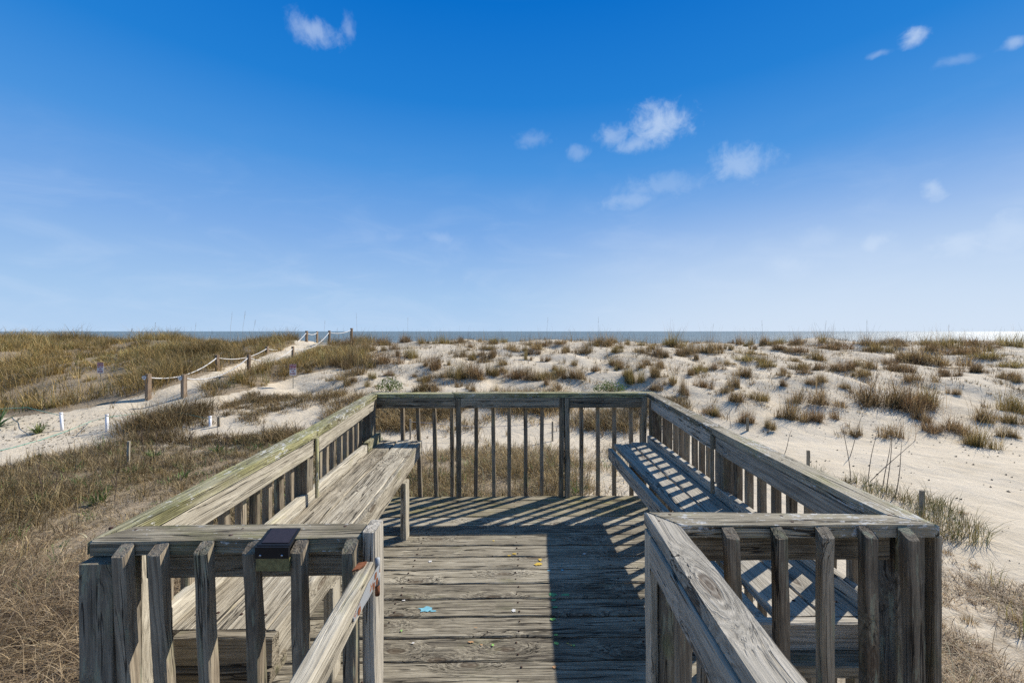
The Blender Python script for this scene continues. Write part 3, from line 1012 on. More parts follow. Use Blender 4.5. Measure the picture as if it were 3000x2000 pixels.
# ---- solar light on the left front railing
sl = tag(empty('solar_light', (-0.62, 1.09, ZTOP)), 'small black solar deck light on the front left railing cap', 'light')
zt = ZTOP + 0.000
slab('housing', [(-0.652, 1.046, zt - 0.004), (-0.567, 1.046, zt - 0.004), (-0.587, 1.138, zt - 0.004), (-0.672, 1.138, zt - 0.004)], 0.008, (0, 0, 1), M['black'], sl)
slab('front_plate', [(-0.652, 1.0465, zt + 0.0025), (-0.567, 1.0465, zt + 0.0025), (-0.567, 1.0465, zt - 0.026), (-0.652, 1.0465, zt - 0.026)], 0.008, (0, -1, 0), M['black'], sl)
slab('solar_panel', [(-0.645, 1.056, zt + 0.0042), (-0.576, 1.056, zt + 0.0042), (-0.592, 1.130, zt + 0.0042), (-0.662, 1.130, zt + 0.0042)], 0.0015, (0, 0, 1), M['panel'], sl)
slab('lens', [(-0.652, 1.0485, zt - 0.027), (-0.567, 1.0485, zt - 0.027), (-0.567, 1.0485, zt - 0.060), (-0.652, 1.0485, zt - 0.060)], 0.006, (0, -1, 0), M['lens'], sl)
for xx in (-0.638, -0.583):
    link('screw', tube_mesh('screw', [(xx, 1.0387, zt - 0.018), (xx, 1.0368, zt - 0.018)], 0.003, 10), M['screw'], sl)

# ---- benches ---------------------------------------------------------------
ZS = Zr(-0.947)
lb = tag(empty('bench', (-0.95, 2.4, DECK)), 'sunlit pale wooden bench along the left railing', 'bench', 'benches built along the railings')
board('seat_board', (-0.868, 1.305, ZS - 0.019), (-0.903, 3.56, ZS - 0.019), 0.176, 0.038, M['seat'], lb, bow=-0.008, ch=0.006, jit=0.002)
board('seat_board', (-1.030, 1.305, ZS - 0.021), (-1.070, 3.56, ZS - 0.021), 0.137, 0.038, M['seat'], lb, bow=-0.006, ch=0.006, jit=0.002)
board('front_fascia', (-0.762, 1.300, ZS - 0.058), (-0.796, 3.55, ZS - 0.058), 0.030, 0.118, M['pale'], lb, bow=-0.006)
board('back_ledge', (-1.122, 1.33, ZS + 0.010), (-1.160, 3.22, ZS + 0.010), 0.040, 0.09, M['pale'], lb)
board('ledge_block', (-1.150, 3.225, ZS + 0.020), (-1.158, 3.55, ZS + 0.020), 0.040, 0.10, M['cap'], lb)
board('leg', (-0.762, 2.915, DECK), (-0.762, 2.915, ZS - 0.12), 0.04, 0.089, M['pale'], lb, up=(0, 1, 0))
board('leg', (-0.765, 1.745, DECK), (-0.765, 1.745, ZS - 0.12), 0.04, 0.085, M['pale'], lb, up=(0, 1, 0))
board('end_beam', (-1.052, 1.2865, ZS - 0.046), (-0.742, 1.2865, ZS - 0.046), 0.036, 0.089, M['rail'], lb)
board('lower_beam', (-1.06, 1.297, ZS - 0.112), (-0.74, 1.297, ZS - 0.112), 0.10, 0.038, M['rail'], lb)
board('cross_beam', (-1.10, 2.96, ZS - 0.085), (-0.785, 2.975, ZS - 0.085), 0.036, 0.089, M['rail'], lb)

rb = tag(empty('bench', (1.0, 2.4, DECK)), 'silver-grey wooden bench along the right railing, striped by baluster shadows', 'bench', 'benches built along the railings')
board('seat_board', (0.963, 1.365, ZS - 0.019), (0.930, 3.45, ZS - 0.019), 0.141, 0.038, M['silver'], rb, ch=0.005)
board('seat_board', (1.110, 1.365, ZS - 0.020), (1.085, 3.50, ZS - 0.020), 0.139, 0.038, M['silver'], rb, ch=0.005)
board('front_fascia', (0.838, 1.35, ZS - 0.056), (0.805, 3.36, ZS - 0.056), 0.036, 0.089, M['silver'], rb)
board('back_ledge', (1.206, 1.38, ZS + 0.006), (1.182, 3.52, ZS + 0.006), 0.038, 0.092, M['silver'], rb)
board('leg', (1.06, 2.915, DECK), (1.06, 2.915, ZS - 0.10), 0.04, 0.089, M['rail'], rb, up=(0, 1, 0))
board('leg', (0.86, 1.75, DECK), (0.86, 1.75, ZS - 0.10), 0.04, 0.089, M['rail'], rb, up=(0, 1, 0))
board('end_beam', (0.78, 1.346, ZS - 0.0445), (1.204, 1.346, ZS - 0.0445), 0.034, 0.089, M['silver'], rb)
board('lower_beam', (0.70, 1.315, ZS - 0.109), (1.19, 1.315, ZS - 0.109), 0.095, 0.038, M['rail'], rb)
board('cross_beam', (0.86, 2.97, ZS - 0.085), (1.2, 2.97, ZS - 0.085), 0.036, 0.089, M['rail'], rb)

# ---- nail heads on caps, seats and baluster tops
def nail_on(o, x, y, z, r=1.0):
    link('nail', NAIL, M['nail'], o, Matrix.Translation((x, y, z)) @ Matrix.Diagonal((r, r, 1, 1)))


for o in [q for q in bpy.data.objects if q.name.split('.')[0] in ('cap_rail', 'seat_board') and q.parent]:
    mw_ = MW[o]
    vx = [v.co for v in o.data.vertices]
    x0, x1 = min(v.x for v in vx), max(v.x for v in vx)
    zt_ = max(v.z for v in vx)
    y0, y1 = min(v.y for v in vx), max(v.y for v in vx)
    n_ = max(2, int((x1 - x0) / 0.55))
    for k in range(n_ + 1):
        for f in (0.28, 0.72):
            xx = x0 + 0.07 + (x1 - x0 - 0.14) * k / n_
            if o.name.startswith('cap_rail') and (k in (0, n_)) and f < 0.5:
                continue
            w_ = mw_ @ Vector((xx + random.uniform(-.01, .01), y0 + (y1 - y0) * f + random.uniform(-.006, .006), zt_ - 0.0008))
            nail_on(o, w_.x, w_.y, w_.z, random.uniform(0.8, 1.25))

# ---- walkway the viewer stands on
wk = tag(empty('walkway', (0, 0, DECK)), 'plank walkway leading onto the platform below the viewer', 'walkway')
for i in range(16):
    yy = 0.955 - i * 0.143
    board('plank', (-0.50, yy, DECK - 0.022), (0.50, yy, DECK - 0.022), 0.137, 0.038, M['deck'], wk, seg=8)
for sx_ in (-0.44, 0.44):
    board('stringer', (sx_, 1.02, DECK - 0.13), (sx_, -1.3, DECK - 0.13), 0.038, 0.17, M['rail'], wk)
    for yy in (-0.1, -1.2):
        board('support_post', (sx_, yy, -0.3), (sx_, yy, DECK - 0.22), 0.09, 0.09, M['post'], wk, up=(0, 1, 0))

# ------------------------------------------------------------------ rope fence over the dune
def zz3(x, y):
    return 400 + x / 3.5636, 940 + y / 3.5636


def fence_post(idx, zx, ztop, d, wpx, label, zbase=None):
    px, pt = zz3(zx, ztop)
    x = X(px, d)
    w = wpx / 3.5636 * d / F
    top = P(px, pt, d)
    g = gzf(x, d)
    bot = Vector((x, d, g - 0.25))
    if zbase is not None:
        pb = P(px, zz3(zx, zbase)[1], d)
        bot.z = min(bot.z, pb.z)
    o = board('rope_fence_post', bot, top, w, w, M['fence_post'], None, up=(0.25, 1, 0), seg=5, ch=0.006, jit=0.002)
    tag(o, label, 'fence post', 'posts of the rope fence')
    return top


FP = {}
for k, (zx, zt_, d, wp, lab) in {
        1: (122, 552, 12.2, 40, 'nearest square wooden post of the rope fence, at the left mouth of the path'),
        2: (495, 558, 12.2, 40, 'near square wooden post with a rope knot at the right mouth of the path'),
        3: (843, 355, 15.5, 30, 'second post of the left rope line, half sunk in grass'),
        4: (1172, 350, 14.5, 28, 'second post of the right rope line, behind dense grass'),
        5: (1364, 265, 19.0, 25, 'third post of the left rope line where the path climbs'),
        6: (1632, 265, 18.0, 21, 'third post of the right rope line above the right stop sign'),
        7: (1776, 103, 23.0, 20, 'tallest rope fence post standing clear on the dune crest'),
        8: (1885, 108, 27.0, 16, 'far post just beyond the tall crest post against the sea'),
        9: (2013, 100, 22.0, 18, 'post rising from grass on the crest, second from right'),
        10: (2245, 75, 24.0, 20, 'rightmost post of the rope fence on the crest')}.items():
    FP[k] = (fence_post(k, zx, zt_, d, wp, lab), wp / 3.5636 * d / F)


def rope(a, b, sag, label, r=0.016, drop=0.10, extra=None):
    A = a if isinstance(a, Vector) else FP[a][0] + Vector((0, -FP[a][1] * 0.2, -drop))
    B = b if isinstance(b, Vector) else FP[b][0] + Vector((0, -FP[b][1] * 0.2, -drop))
    pts = []
    for i in range(19):
        t = i / 18
        p = A.lerp(B, t)
        p.z -= sag * 4 * t * (1 - t)
        pts.append(p)
    o = link('rope', tube_mesh('rope', pts, r, 6), M['rope'])
    tag(o, label, 'rope', 'white ropes of the dune fence')
    return o


rope(1, 3, 0.28, 'long white rope from the nearest left post up to the second left post', 0.018)
rope(3, 5, 0.22, 'white rope sagging between second and third left posts')
rope(5, 7, 0.40, 'white rope climbing to the tallest post on the crest', 0.018)
rope(7, 8, 0.12, 'short white rope beyond the crest between tallest and far post', 0.018)
rope(2, 4, 0.30, 'white rope from the right mouth post into the dense grass', 0.018)
rope(4, 6, 0.30, 'white rope sagging low along the right of the path')
rope(6, 9, 0.35, 'white rope rising through grass towards the crest on the right')
rope(9, 10, 0.12, 'short white rope between the two rightmost crest posts', 0.018)
for k, sgn in ((1, -1), (2, -1)):
    c, w = FP[k]
    pts = []
    for i in range(22):
        t = i / 21
        a = t * 4 * math.pi
        pts.append(c + Vector((-w * 0.55 + 0.045 * math.cos(a), -w * 0.55 + 0.02 * math.sin(2 * a), -0.10 + 0.035 * math.sin(a) - 0.03 * t)))
    o = link('rope_knot', tube_mesh('rope_knot', pts, 0.019, 6), M['rope'])
    tag(o, 'white rope knot tied round the ' + ('nearest left fence post' if k == 1 else 'post at the right mouth of the path'), 'rope knot', 'rope knots')

# ------------------------------------------------------------------ stop signs
FONT_CACHE = {}


def text_mesh(txt, size):
    c = bpy.data.curves.new('t', 'FONT')
    c.body = txt
    c.size = size
    c.align_x = 'CENTER'
    c.align_y = 'CENTER'
    c.offset = size * 0.025
    o = bpy.data.objects.new('t', c)
    COL.objects.link(o)
    dg = bpy.context.evaluated_depsgraph_get()
    m = bpy.data.meshes.new_from_object(o.evaluated_get(dg))
    bpy.data.objects.remove(o)
    bpy.data.curves.remove(c)
    m.name = 'lettering'
    m.materials.clear()
    return m


def stop_sign(px, py_top, w_px, h_px, base_py, d, label, tilt=0.0):
    top = P(px, py_top, d)
    w, h = w_px * d / F, h_px * d / F
    z0 = top.z - h
    x, y = top.x, d
    root = tag(empty('stop_sign', (x, y, gzf(x, y))), label, 'sign', 'keep off the dunes signs')
    basez = min(P(px, base_py, d).z, gzf(x, y)) - 0.2
    link('sign_pole', tube_mesh('sign_pole', [(x, y + 0.014, basez), (x + tilt * 0.3, y + 0.014, top.z - 0.02)], 0.011, 8), M['sign_post'], root)
    def rect(a, b, c, d_, yy):
        return [(x + a, yy, z0 + c), (x + b, yy, z0 + c), (x + b, yy, z0 + d_), (x + a, yy, z0 + d_)]
    pn = slab('panel', rect(-w / 2, w / 2, 0, h, y), 0.003, (0, -1, 0), M['sign_white'], root)
    slab('red_band', rect(-w / 2 + 0.006, w / 2 - 0.006, h * 0.68, h - 0.006, y - 0.0045), 0.001, (0, -1, 0), M['sign_red'], pn)
    rx90 = Matrix.Rotation(math.radians(90), 4, 'X')
    for txt, sz, zc_, mt in (('STOP!', 0.078 * h / 0.37, 0.835, 'sign_white'), ('KEEP OFF', 0.050 * h / 0.37, 0.565, 'sign_red'), ('THE', 0.056 * h / 0.37, 0.36, 'sign_red'),
                             ('DUNES', 0.060 * h / 0.37, 0.145, 'sign_red')):
        lm = text_mesh(txt, sz)
        lo = link('lettering', lm, M[mt], pn, Matrix.Translation((x, y - 0.0075, z0 + h * zc_)) @ rx90 @ Matrix.Diagonal((0.92, 1, 1, 1)))


stop_sign(858, 1066.5, 19.5, 32.5, 1121, 13.8, 'red and white stop keep off the dunes sign on bare sand by the path')
stop_sign(294, 1061.5, 18.5, 31, 1105, 14.2, 'red and white stop sign half hidden in the dense grass on the left')

# ------------------------------------------------------------------ marker posts, stakes, lines
def pvc(px, pt, pb, label, dx=0):
    b = G(px + dx, pb)
    d = b.y
    t = P(px, pt, d)
    root = tag(empty('marker_post', b), label, 'marker post', 'white plastic marker posts')
    link('tube', tube_mesh('tube', [b - Vector((0, 0, 0.15)), t], 0.030, 12), M['pvc'], root)
    link('end_cap', tube_mesh('end_cap', [t - Vector((0, 0, 0.03)), t + Vector((0, 0, 0.012))], 0.033, 12), M['pvc'], root)
    return t


T1 = pvc(179, 1209.5, 1261, 'leaning white plastic marker post beside the small yucca', 4)
T2 = pvc(313, 1215, 1265, 'white plastic marker post between path and dry grass, second from left')
T3 = pvc(615.6, 1220, 1248, 'short white plastic marker post farthest right, near the rail')


def line(name, pts, r, mat, label):
    o = link(name, tube_mesh(name, pts, r, 5), mat)
    tag(o, label, 'string')


dz = Vector((0, -0.035, -0.05))
line('twine', [T1 + dz + Vector((0.0, 0, 0)), G(80, 1216) + Vector((0, 0, .2)), G(-60, 1222) + Vector((0, 0, .18))], 0.006, M['twine'], 'green twine running left from the leaning marker post')
line('twine', [T2 + dz, G(400, 1232) + Vector((0, 0, .18)), G(520, 1230) + Vector((0, 0, .2)), T3 + dz], 0.006, M['twine'], 'green twine from the second marker post towards the rail')
line('twine', [T2 + dz, G(270, 1240) + Vector((0, 0, .06)), G(195, 1265) + Vector((0, 0, .012)), G(120, 1290) + Vector((0, 0, .012)), G(40, 1312) + Vector((0, 0, .012)), G(-40, 1330) + Vector((0, 0, .012))],
     0.006, M['twine'], 'loose green twine lying slack across the sandy path')


def stake(px, pt, pb, wpx, label, tl=0):
    b = G(px, pb)
    t = P(px + tl, pt, b.y)
    w = wpx * b.y / F
    o = board('wooden_stake', b - Vector((0, 0, .2)), t, w, w * 0.8, M['stake'], None, up=(0, 1, 0), seg=5, jit=0.002)
    tag(o, label, 'stake', 'wooden stakes in the sand')
    return t


stake(374, 1292, 1365, 7, 'tall thin grey stake in the dry grass left of the platform', 3)
stake(641, 1221, 1250, 6, 'short grey stake just right of the rightmost marker post')
S1 = stake(1202, 1227, 1287, 5, 'thin stake seen between back balusters near the left bench')
S2 = stake(1618.6, 1234, 1292, 5, 'thin stake seen through the middle of the back railing')
stake(2190, 1223, 1262, 6, 'small stake close behind the right railing near its middle post')
stake(2368, 1319, 1364, 7.5, 'grey stake on the sand beside the dead twigs')
stake(2701, 1436, 1505, 10.5, 'thick grey stake in green grass near the right front corner')
line('fence_wire', [S1 + Vector((0, 0, -.06)), S1.lerp(S2, .5) + Vector((0, 0, -.16)), S2 + Vector((0, 0, -.05))], 0.005, M['wire'], 'thin grey string between two stakes behind the platform')

# ------------------------------------------------------------------ grass
def pal(*cols):
    return np.array(cols, float)


PAL_OAT = pal((.40, .27, .08), (.50, .355, .12), (.28, .20, .055), (.60, .44, .16), (.19, .165, .045), (.67, .51, .22), (.11, .075, .03))
PAL_BROWN = pal((.22, .135, .06), (.29, .19, .088), (.12, .075, .034), (.38, .265, .13), (.17, .125, .045), (.09, .058, .028), (.47, .345, .18))
PAL_STRAW = pal((.60, .46, .25), (.50, .375, .20), (.70, .55, .33), (.36, .265, .14), (.20, .14, .08))
PAL_DRY = pal((.33, .235, .13), (.23, .16, .09), (.43, .32, .19), (.12, .085, .05), (.52, .40, .25), (.28, .205, .12))
PAL_GREEN = pal((.08, .13, .03), (.11, .16, .045), (.15, .18, .06), (.06, .10, .025))
PAL_GB = pal((.20, .20, .05), (.28, .24, .085), (.38, .30, .13), (.13, .16, .04), (.47, .38, .18))


def blade_arrays(base, az, height, lean, droop, width, col, nseg=3, curve=1.7, rng=RNG):
    n = len(base)
    ts = np.linspace(0, 1, nseg + 1)
    twist = az + np.pi / 2 + rng.uniform(-0.9, 0.9, n)
    wx, wy = np.cos(twist), np.sin(twist)
    dx, dy = np.cos(az), np.sin(az)
    rows = []
    side = rng.uniform(-0.25, 0.25, n) * height
    for t in ts:
        h = lean * t ** curve
        z = height * (t - droop * t * t)
        cx = base[:, 0] + dx * h + wx * side * t * t
        cy = base[:, 1] + dy * h + wy * side * t * t
        cz = base[:, 2] + z
        w = width * 0.5 * (1 - 0.75 * t)
        if t < 1:
            rows.append(np.stack([cx - wx * w, cy - wy * w, cz], 1))
            rows.append(np.stack([cx + wx * w, cy + wy * w, cz], 1))
        else:
            rows.append(np.stack([cx, cy, cz], 1))
    k = len(rows)
    v = np.stack(rows, 1).reshape(-1, 3)
    f = []
    for s in range(nseg - 1):
        a = 2 * s
        f += [(a, a + 1, a + 3), (a, a + 3, a + 2)]
    f.append((2 * nseg - 2, 2 * nseg - 1, 2 * nseg))
    f = np.array(f)
    ff = (f[None] + (np.arange(n) * k)[:, None, None]).reshape(-1, 3)
    cc = np.repeat(col, k, axis=0)
    return v, ff, cc


def join_arrays(lst):
    vs_, fs, cs, o = [], [], [], 0
    for v, f, c in lst:
        vs_.append(v)
        fs.append(f + o)
        cs.append(c)
        o += len(v)
    return np.concatenate(vs_), np.concatenate(fs), np.concatenate(cs)


def grass_mesh(name, v, f, c):
    me = fast_mesh(name, v, f)
    at = me.attributes.new('tint', 'FLOAT_COLOR', 'POINT')
    at.data.foreach_set('color', np.concatenate([c, np.ones((len(c), 1))], 1).astype(np.float32).ravel())
    return me


def pick(palette, n, rng=RNG, jit=0.25):
    c = palette[rng.integers(0, len(palette), n)]
    return np.clip(c * (1 + rng.uniform(-jit, jit, (n, 1))), 0.01, 0.9)


def tussock_arrays(n, r0, hgt, spread, palette, width, seed, nseg=3, droop=(0.05, 0.5), centre=(0, 0, 0)):
    rng = np.random.default_rng(seed)
    a = rng.uniform(0, 2 * np.pi, n)
    r = r0 * np.sqrt(rng.random(n))
    base = np.stack([centre[0] + r * np.cos(a), centre[1] + r * np.sin(a), np.full(n, centre[2] - 0.02)], 1)
    az = a + rng.normal(0, 0.7, n)
    h = hgt * rng.uniform(0.45, 1.0, n)
    ln_ = spread * rng.uniform(0.1, 1.0, n) * (0.4 + r / r0)
    dr = rng.uniform(droop[0], droop[1], n)
    w = width * rng.uniform(0.7, 1.3, n)
    return blade_arrays(base, az, h, ln_, dr, w, pick(palette, n, rng), nseg, rng=rng)


# ten tussock forms, shared by all the plants on the dune
PROTO = []
for i in range(14):
    rg = np.random.default_rng(400 + i)
    lst = []
    palb = (PAL_BROWN, PAL_OAT * 0.62, PAL_BROWN * 0.85, PAL_BROWN * 1.1)[i % 4]
    wind = np.array([rg.uniform(-.1, .1), rg.uniform(-.1, .1)])
    for q in range(int(rg.integers(3, 8))):
        t = rg.uniform(0, 6.28)
        rr = 0.0 if q == 0 else rg.uniform(0.06, 0.46)
        k = rg.uniform(0.55, 1.1) * (1 if q == 0 else rg.uniform(0.45, 1.0))
        cc_ = (rr * math.cos(t) + wind[0], rr * math.sin(t) + wind[1], 0)
        lst.append(tussock_arrays(int(28 + 60 * k), 0.10 * (0.6 + k), 0.72 * k, 0.20 * rg.uniform(0.5, 1.5), palb, 0.0085, int(rg.integers(1e6)), 3, (0.0, 0.45), cc_))
        lst.append(tussock_arrays(int(18 + 14 * k), 0.14, 0.42 * k, 0.42, palb, 0.009, int(rg.integers(1e6)), 3, (0.2, 0.9), cc_))
        lst.append(tussock_arrays(16, 0.2, 0.12, 0.30, PAL_BROWN * 0.7, 0.010, int(rg.integers(1e6)), 3, (0.3, 1.0), cc_))
    lst.append(tussock_arrays(22, 0.34, 1.0, 0.3, PAL_BROWN, 0.0065, 300 + i, 3, (0.0, 0.1)))
    PROTO.append(grass_mesh('grass_tussock', *join_arrays(lst)))
for me_ in PROTO:
    me_.materials.append(M['grass'])


def tz2(x, y):
    return 1000 + x / 2.352, 900 + y / 2.352


def tz3(x, y):
    return 2000 + x / 2.352, 900 + y / 2.352


T2L = [(180, 300, 140, 110), (40, 280, 120, 80), (40, 400, 140, 120), (270, 385, 220, 90), (470, 350, 80, 80), (440, 240, 100, 50), (370, 290, 60, 50), (100, 470, 200, 70),
       (190, 545, 80, 50), (640, 420, 110, 120), (575, 405, 60, 40), (830, 340, 80, 50), (905, 360, 70, 50), (690, 480, 100, 50), (815, 480, 110, 90), (900, 490, 150, 100),
       (1010, 470, 90, 80), (1045, 350, 90, 70), (1170, 300, 120, 60), (1265, 360, 40, 90), (1000, 380, 90, 40), (1190, 490, 150, 90), (1320, 500, 90, 80), (1420, 490, 120, 60),
       (1540, 480, 100, 70), (1640, 490, 120, 80), (1420, 370, 60, 50), (990, 290, 60, 40), (970, 330, 50, 30), (1270, 300, 60, 40), (1330, 290, 150, 60), (1550, 310, 60, 40),
       (1690, 320, 120, 80), (1820, 262, 180, 70), (1900, 310, 70, 60), (1870, 240, 90, 40), (2060, 310, 100, 50), (2150, 330, 100, 70), (2300, 262, 120, 80), (2240, 340, 80, 50),
       (2330, 330, 80, 70), (1850, 390, 80, 60), (1905, 400, 70, 50), (2000, 520, 110, 120), (2150, 480, 110, 90), (2270, 520, 120, 80), (2060, 420, 50, 60), (560, 570, 110, 80),
       (640, 570, 110, 70), (790, 550, 60, 40), (910, 575, 60, 40), (1060, 575, 40, 30), (1470, 570, 80, 50), (2160, 570, 120, 60), (1600, 400, 60, 40), (30, 540, 80, 60),
       (300, 250, 120, 50), (560, 250, 90, 40), (690, 250, 110, 50), (820, 245, 90, 40), (1060, 245, 120, 40), (1500, 250, 110, 40), (1400, 265, 90, 40), (1970, 260, 90, 50), (2080, 262, 110, 40),
       (330, 470, 60, 40), (510, 480, 40, 40), (740, 400, 40, 40), (1110, 440, 50, 40), (1760, 440, 60, 50), (1960, 470, 60, 50), (2200, 420, 60, 50)]
T3L = [(60, 310, 110, 60), (195, 310, 120, 130), (100, 450, 90, 60), (210, 430, 90, 60), (130, 550, 110, 80), (20, 600, 60, 150), (380, 255, 70, 60), (460, 260, 90, 60), (570, 255, 70, 60),
       (690, 245, 90, 40), (790, 255, 80, 60), (960, 245, 120, 70), (1010, 290, 150, 60), (1260, 262, 110, 70), (1400, 255, 70, 50), (1510, 250, 120, 35), (1660, 262, 80, 50), (1820, 285, 140, 80),
       (2000, 258, 150, 50), (2110, 275, 80, 50), (2310, 275, 130, 80), (330, 290, 50, 40), (640, 290, 120, 40), (480, 320, 120, 40), (800, 310, 130, 50), (430, 480, 120, 70), (360, 550, 80, 110),
       (440, 360, 120, 40), (580, 410, 100, 60), (690, 470, 70, 50), (800, 430, 110, 60), (900, 360, 110, 60), (930, 430, 110, 60), (1060, 430, 120, 70), (1150, 430, 80, 80), (1240, 470, 120, 60),
       (1320, 310, 150, 60), (1280, 420, 100, 60), (1440, 440, 120, 60), (1500, 370, 100, 50), (1620, 370, 250, 110), (1760, 400, 200, 80), (1880, 325, 180, 80), (1830, 470, 100, 50), (1600, 500, 150, 60),
       (2030, 450, 110, 60), (2110, 350, 160, 50), (2280, 410, 140, 40), (2180, 490, 70, 40), (2280, 500, 90, 40), (970, 510, 110, 50), (340, 640, 160, 70), (510, 640, 130, 70), (730, 770, 150, 160),
       (960, 660, 180, 110), (900, 780, 120, 90), (1060, 770, 130, 80), (1300, 660, 230, 120), (1450, 685, 230, 150), (1600, 680, 230, 140), (1730, 685, 150, 110), (1650, 780, 120, 110), (1690, 850, 130, 80),
       (1480, 890, 180, 110), (1900, 860, 180, 100), (2060, 780, 170, 110), (2070, 960, 160, 130), (2280, 720, 150, 140), (2290, 800, 140, 80), (440, 790, 110, 90), (580, 830, 50, 40), (240, 750, 60, 60),
       (190, 740, 100, 50), (1170, 880, 80, 50), (1880, 600, 50, 60), (2250, 890, 80, 40), (300, 590, 80, 50), (780, 660, 70, 60), (1110, 560, 40, 40), (700, 540, 40, 30), (1700, 300, 130, 60)]
ORD = ['first', 'second', 'third', 'fourth', 'fifth', 'sixth', 'seventh', 'eighth', 'ninth', 'tenth', 'eleventh', 'twelfth', 'thirteenth', 'fourteenth', 'fifteenth', 'sixteenth',
       'seventeenth', 'eighteenth', 'nineteenth', 'twentieth']
TENS = {20: 'twenty', 30: 'thirty', 40: 'forty', 50: 'fifty', 60: 'sixty', 70: 'seventy', 80: 'eighty'}


def ordinal(n):
    if n <= 20:
        return ORD[n - 1]
    t, u = n // 10 * 10, n % 10
    return (TENS[t][:-1] + 'ieth') if u == 0 else TENS[t] + '-' + ORD[u - 1]


tus = [(*tz2(a, b), w / 2.352, h / 2.352) for a, b, w, h in T2L] + [(*tz3(a, b), w / 2.352, h / 2.352) for a, b, w, h in T3L]
_r = random.Random(77)
for (px, py, w, h) in list(tus):
    if py < 1130 and _r.random() < 0.8:
        q = _r.uniform(0.35, 0.75)
        tus.append((px + _r.uniform(-60, 60), max(1000, py + _r.uniform(-14, 16)), w * q, h * q))
bands = [('small tussock on the dune crest line', 0, 1022), ('brown tussock on the upper dune slope', 1022, 1060), ('dry tussock on the middle dune slope', 1060, 1105),
         ('brown tussock on the lower dune slope', 1105, 1160), ('large shaggy tussock at the slope foot', 1160, 2000)]
for lab, lo, hi in bands:
  for side, sa, sb in ((' above the back railing', -1e9, 1900), (' right of the back railing', 1900, 1e9)):
    row = sorted([t for t in tus if lo <= t[1] < hi and sa <= t[0] < sb])
    for k, (px, py, w, h) in enumerate(row):
        b = G(px, py, 7.0, 26.0)
        d = b.y
        sw = w * d / F / 0.78 * random.uniform(1.1, 1.3)
        sh = h * d / F / 0.50 * 1.35
        sh = max(0.6, min(1.6, sh))
        sw = max(0.4, min(1.7, sw))
        me_ = PROTO[random.randrange(14)]
        o = bpy.data.objects.new('grass_tussock', me_)
        o.location = b
        o.rotation_euler = (random.uniform(-.08, .08), random.uniform(-.08, .08), random.uniform(0, 6.28))
        o.scale = (sw, sw, sh)
        COL.objects.link(o)
        tag(o, lab + side + ', ' + ordinal(k + 1) + ' from left', 'grass tussock', 'grass tussocks on the sandy dune face')


def scatter(n, xr, yr, accept, rng):
    """points on the sand, kept where accept(px, py, x, y) says so"""
    x = rng.uniform(*xr, n)
    y = rng.uniform(*yr, n)
    z = gz(x, y)
    px, py = proj(x, y, z)
    k = accept(px, py, x, y)
    if k.dtype != bool:
        k = rng.random(n) < k
    return x[k], y[k], z[k]


def stuff(name, arrs, label, mat='grass_stuff'):
    o = link(name, grass_mesh(name, *join_arrays(arrs)), M[mat])
    tag(o, label, 'grass', None, 'stuff')
    return o


def clump_field(n, xr, yr, accept, palette, per, r0, hgt, spread, width, seed, droop=(0.1, 0.6), nseg=3):
    """many small clumps of blades, all sizes"""
    rng = np.random.default_rng(seed)
    x, y, z = scatter(n, xr, yr, accept, rng)
    m = len(x)
    if m == 0:
        return []
    size = rng.uniform(0.45, 1.3, m) * np.clip(1 + 1.3 * vnoise(x, y, 1.9, 51), 0.45, 1.7)
    idx = np.repeat(np.arange(m), per)
    N = m * per
    a = rng.uniform(0, 2 * np.pi, N)
    r = r0 * np.sqrt(rng.random(N)) * size[idx]
    bx_, by_ = x[idx] + r * np.cos(a), y[idx] + r * np.sin(a)
    base = np.stack([bx_, by_, gz(bx_, by_) - 0.015], 1)
    az = a + rng.normal(0, 0.8, N)
    h = hgt * size[idx] * rng.uniform(0.4, 1.0, N)
    le = spread * size[idx] * rng.uniform(0.1, 1.0, N)
    tone = (rng.uniform(0.7, 1.25, m) * np.clip(1 + 0.8 * vnoise(x, y, 2.6, 61), 0.6, 1.4))[idx][:, None]
    col = np.clip(pick(palette, N, rng) * tone, 0.01, 0.8)
    w = width * rng.uniform(0.7, 1.3, N)
    return [blade_arrays(base, az, h, le, rng.uniform(*droop, N), w, col, nseg, rng=rng)]


def nz(x, y, s, seed):
    return vnoise(x, y, s, seed) + 0.5 * vnoise(x, y, s * 0.4, seed + 1)


# dense sea-oat grass left of the path and between path and slope
def acc_left(px, py, x, y):
    k = in_poly(px, py, POLY_LEFT) | in_poly(px, py, POLY_MID)
    k &= (path_dist(x, y) > 0.75)
    return k * np.clip(1.0 + 2.0 * nz(x, y, 2.3, 21), 0.0, 1)


arr = clump_field(4600, (-34, -3), (10, 26.5), acc_left, PAL_OAT, 46, 0.24, 0.78, 0.58, 0.012, 31, (0.1, 0.7))
arr += clump_field(1100, (-34, -3), (10, 26.5), acc_left, PAL_GB, 26, 0.18, 0.8, 0.34, 0.011, 32, (0.1, 0.5))
stuff('dune_grass', arr, 'dense olive-brown sea oat grass covering the dune on the left')

# slumped brown grass at the dune foot
def acc_slump(px, py, x, y):
    foot = (py > 1165) & (py < 1262) & (px > 1040) & (px < 2010) & (y > 9.3)
    k = in_poly(px, py, POLY_SLUMP) | foot
    return k * np.clip(0.6 + 1.8 * nz(x, y, 1.6, 25), 0, 1)


arr = clump_field(4200, (-12, 6), (8.5, 13), acc_slump, PAL_BROWN, 44, 0.24, 0.55, 0.45, 0.011, 41, (0.3, 0.9))
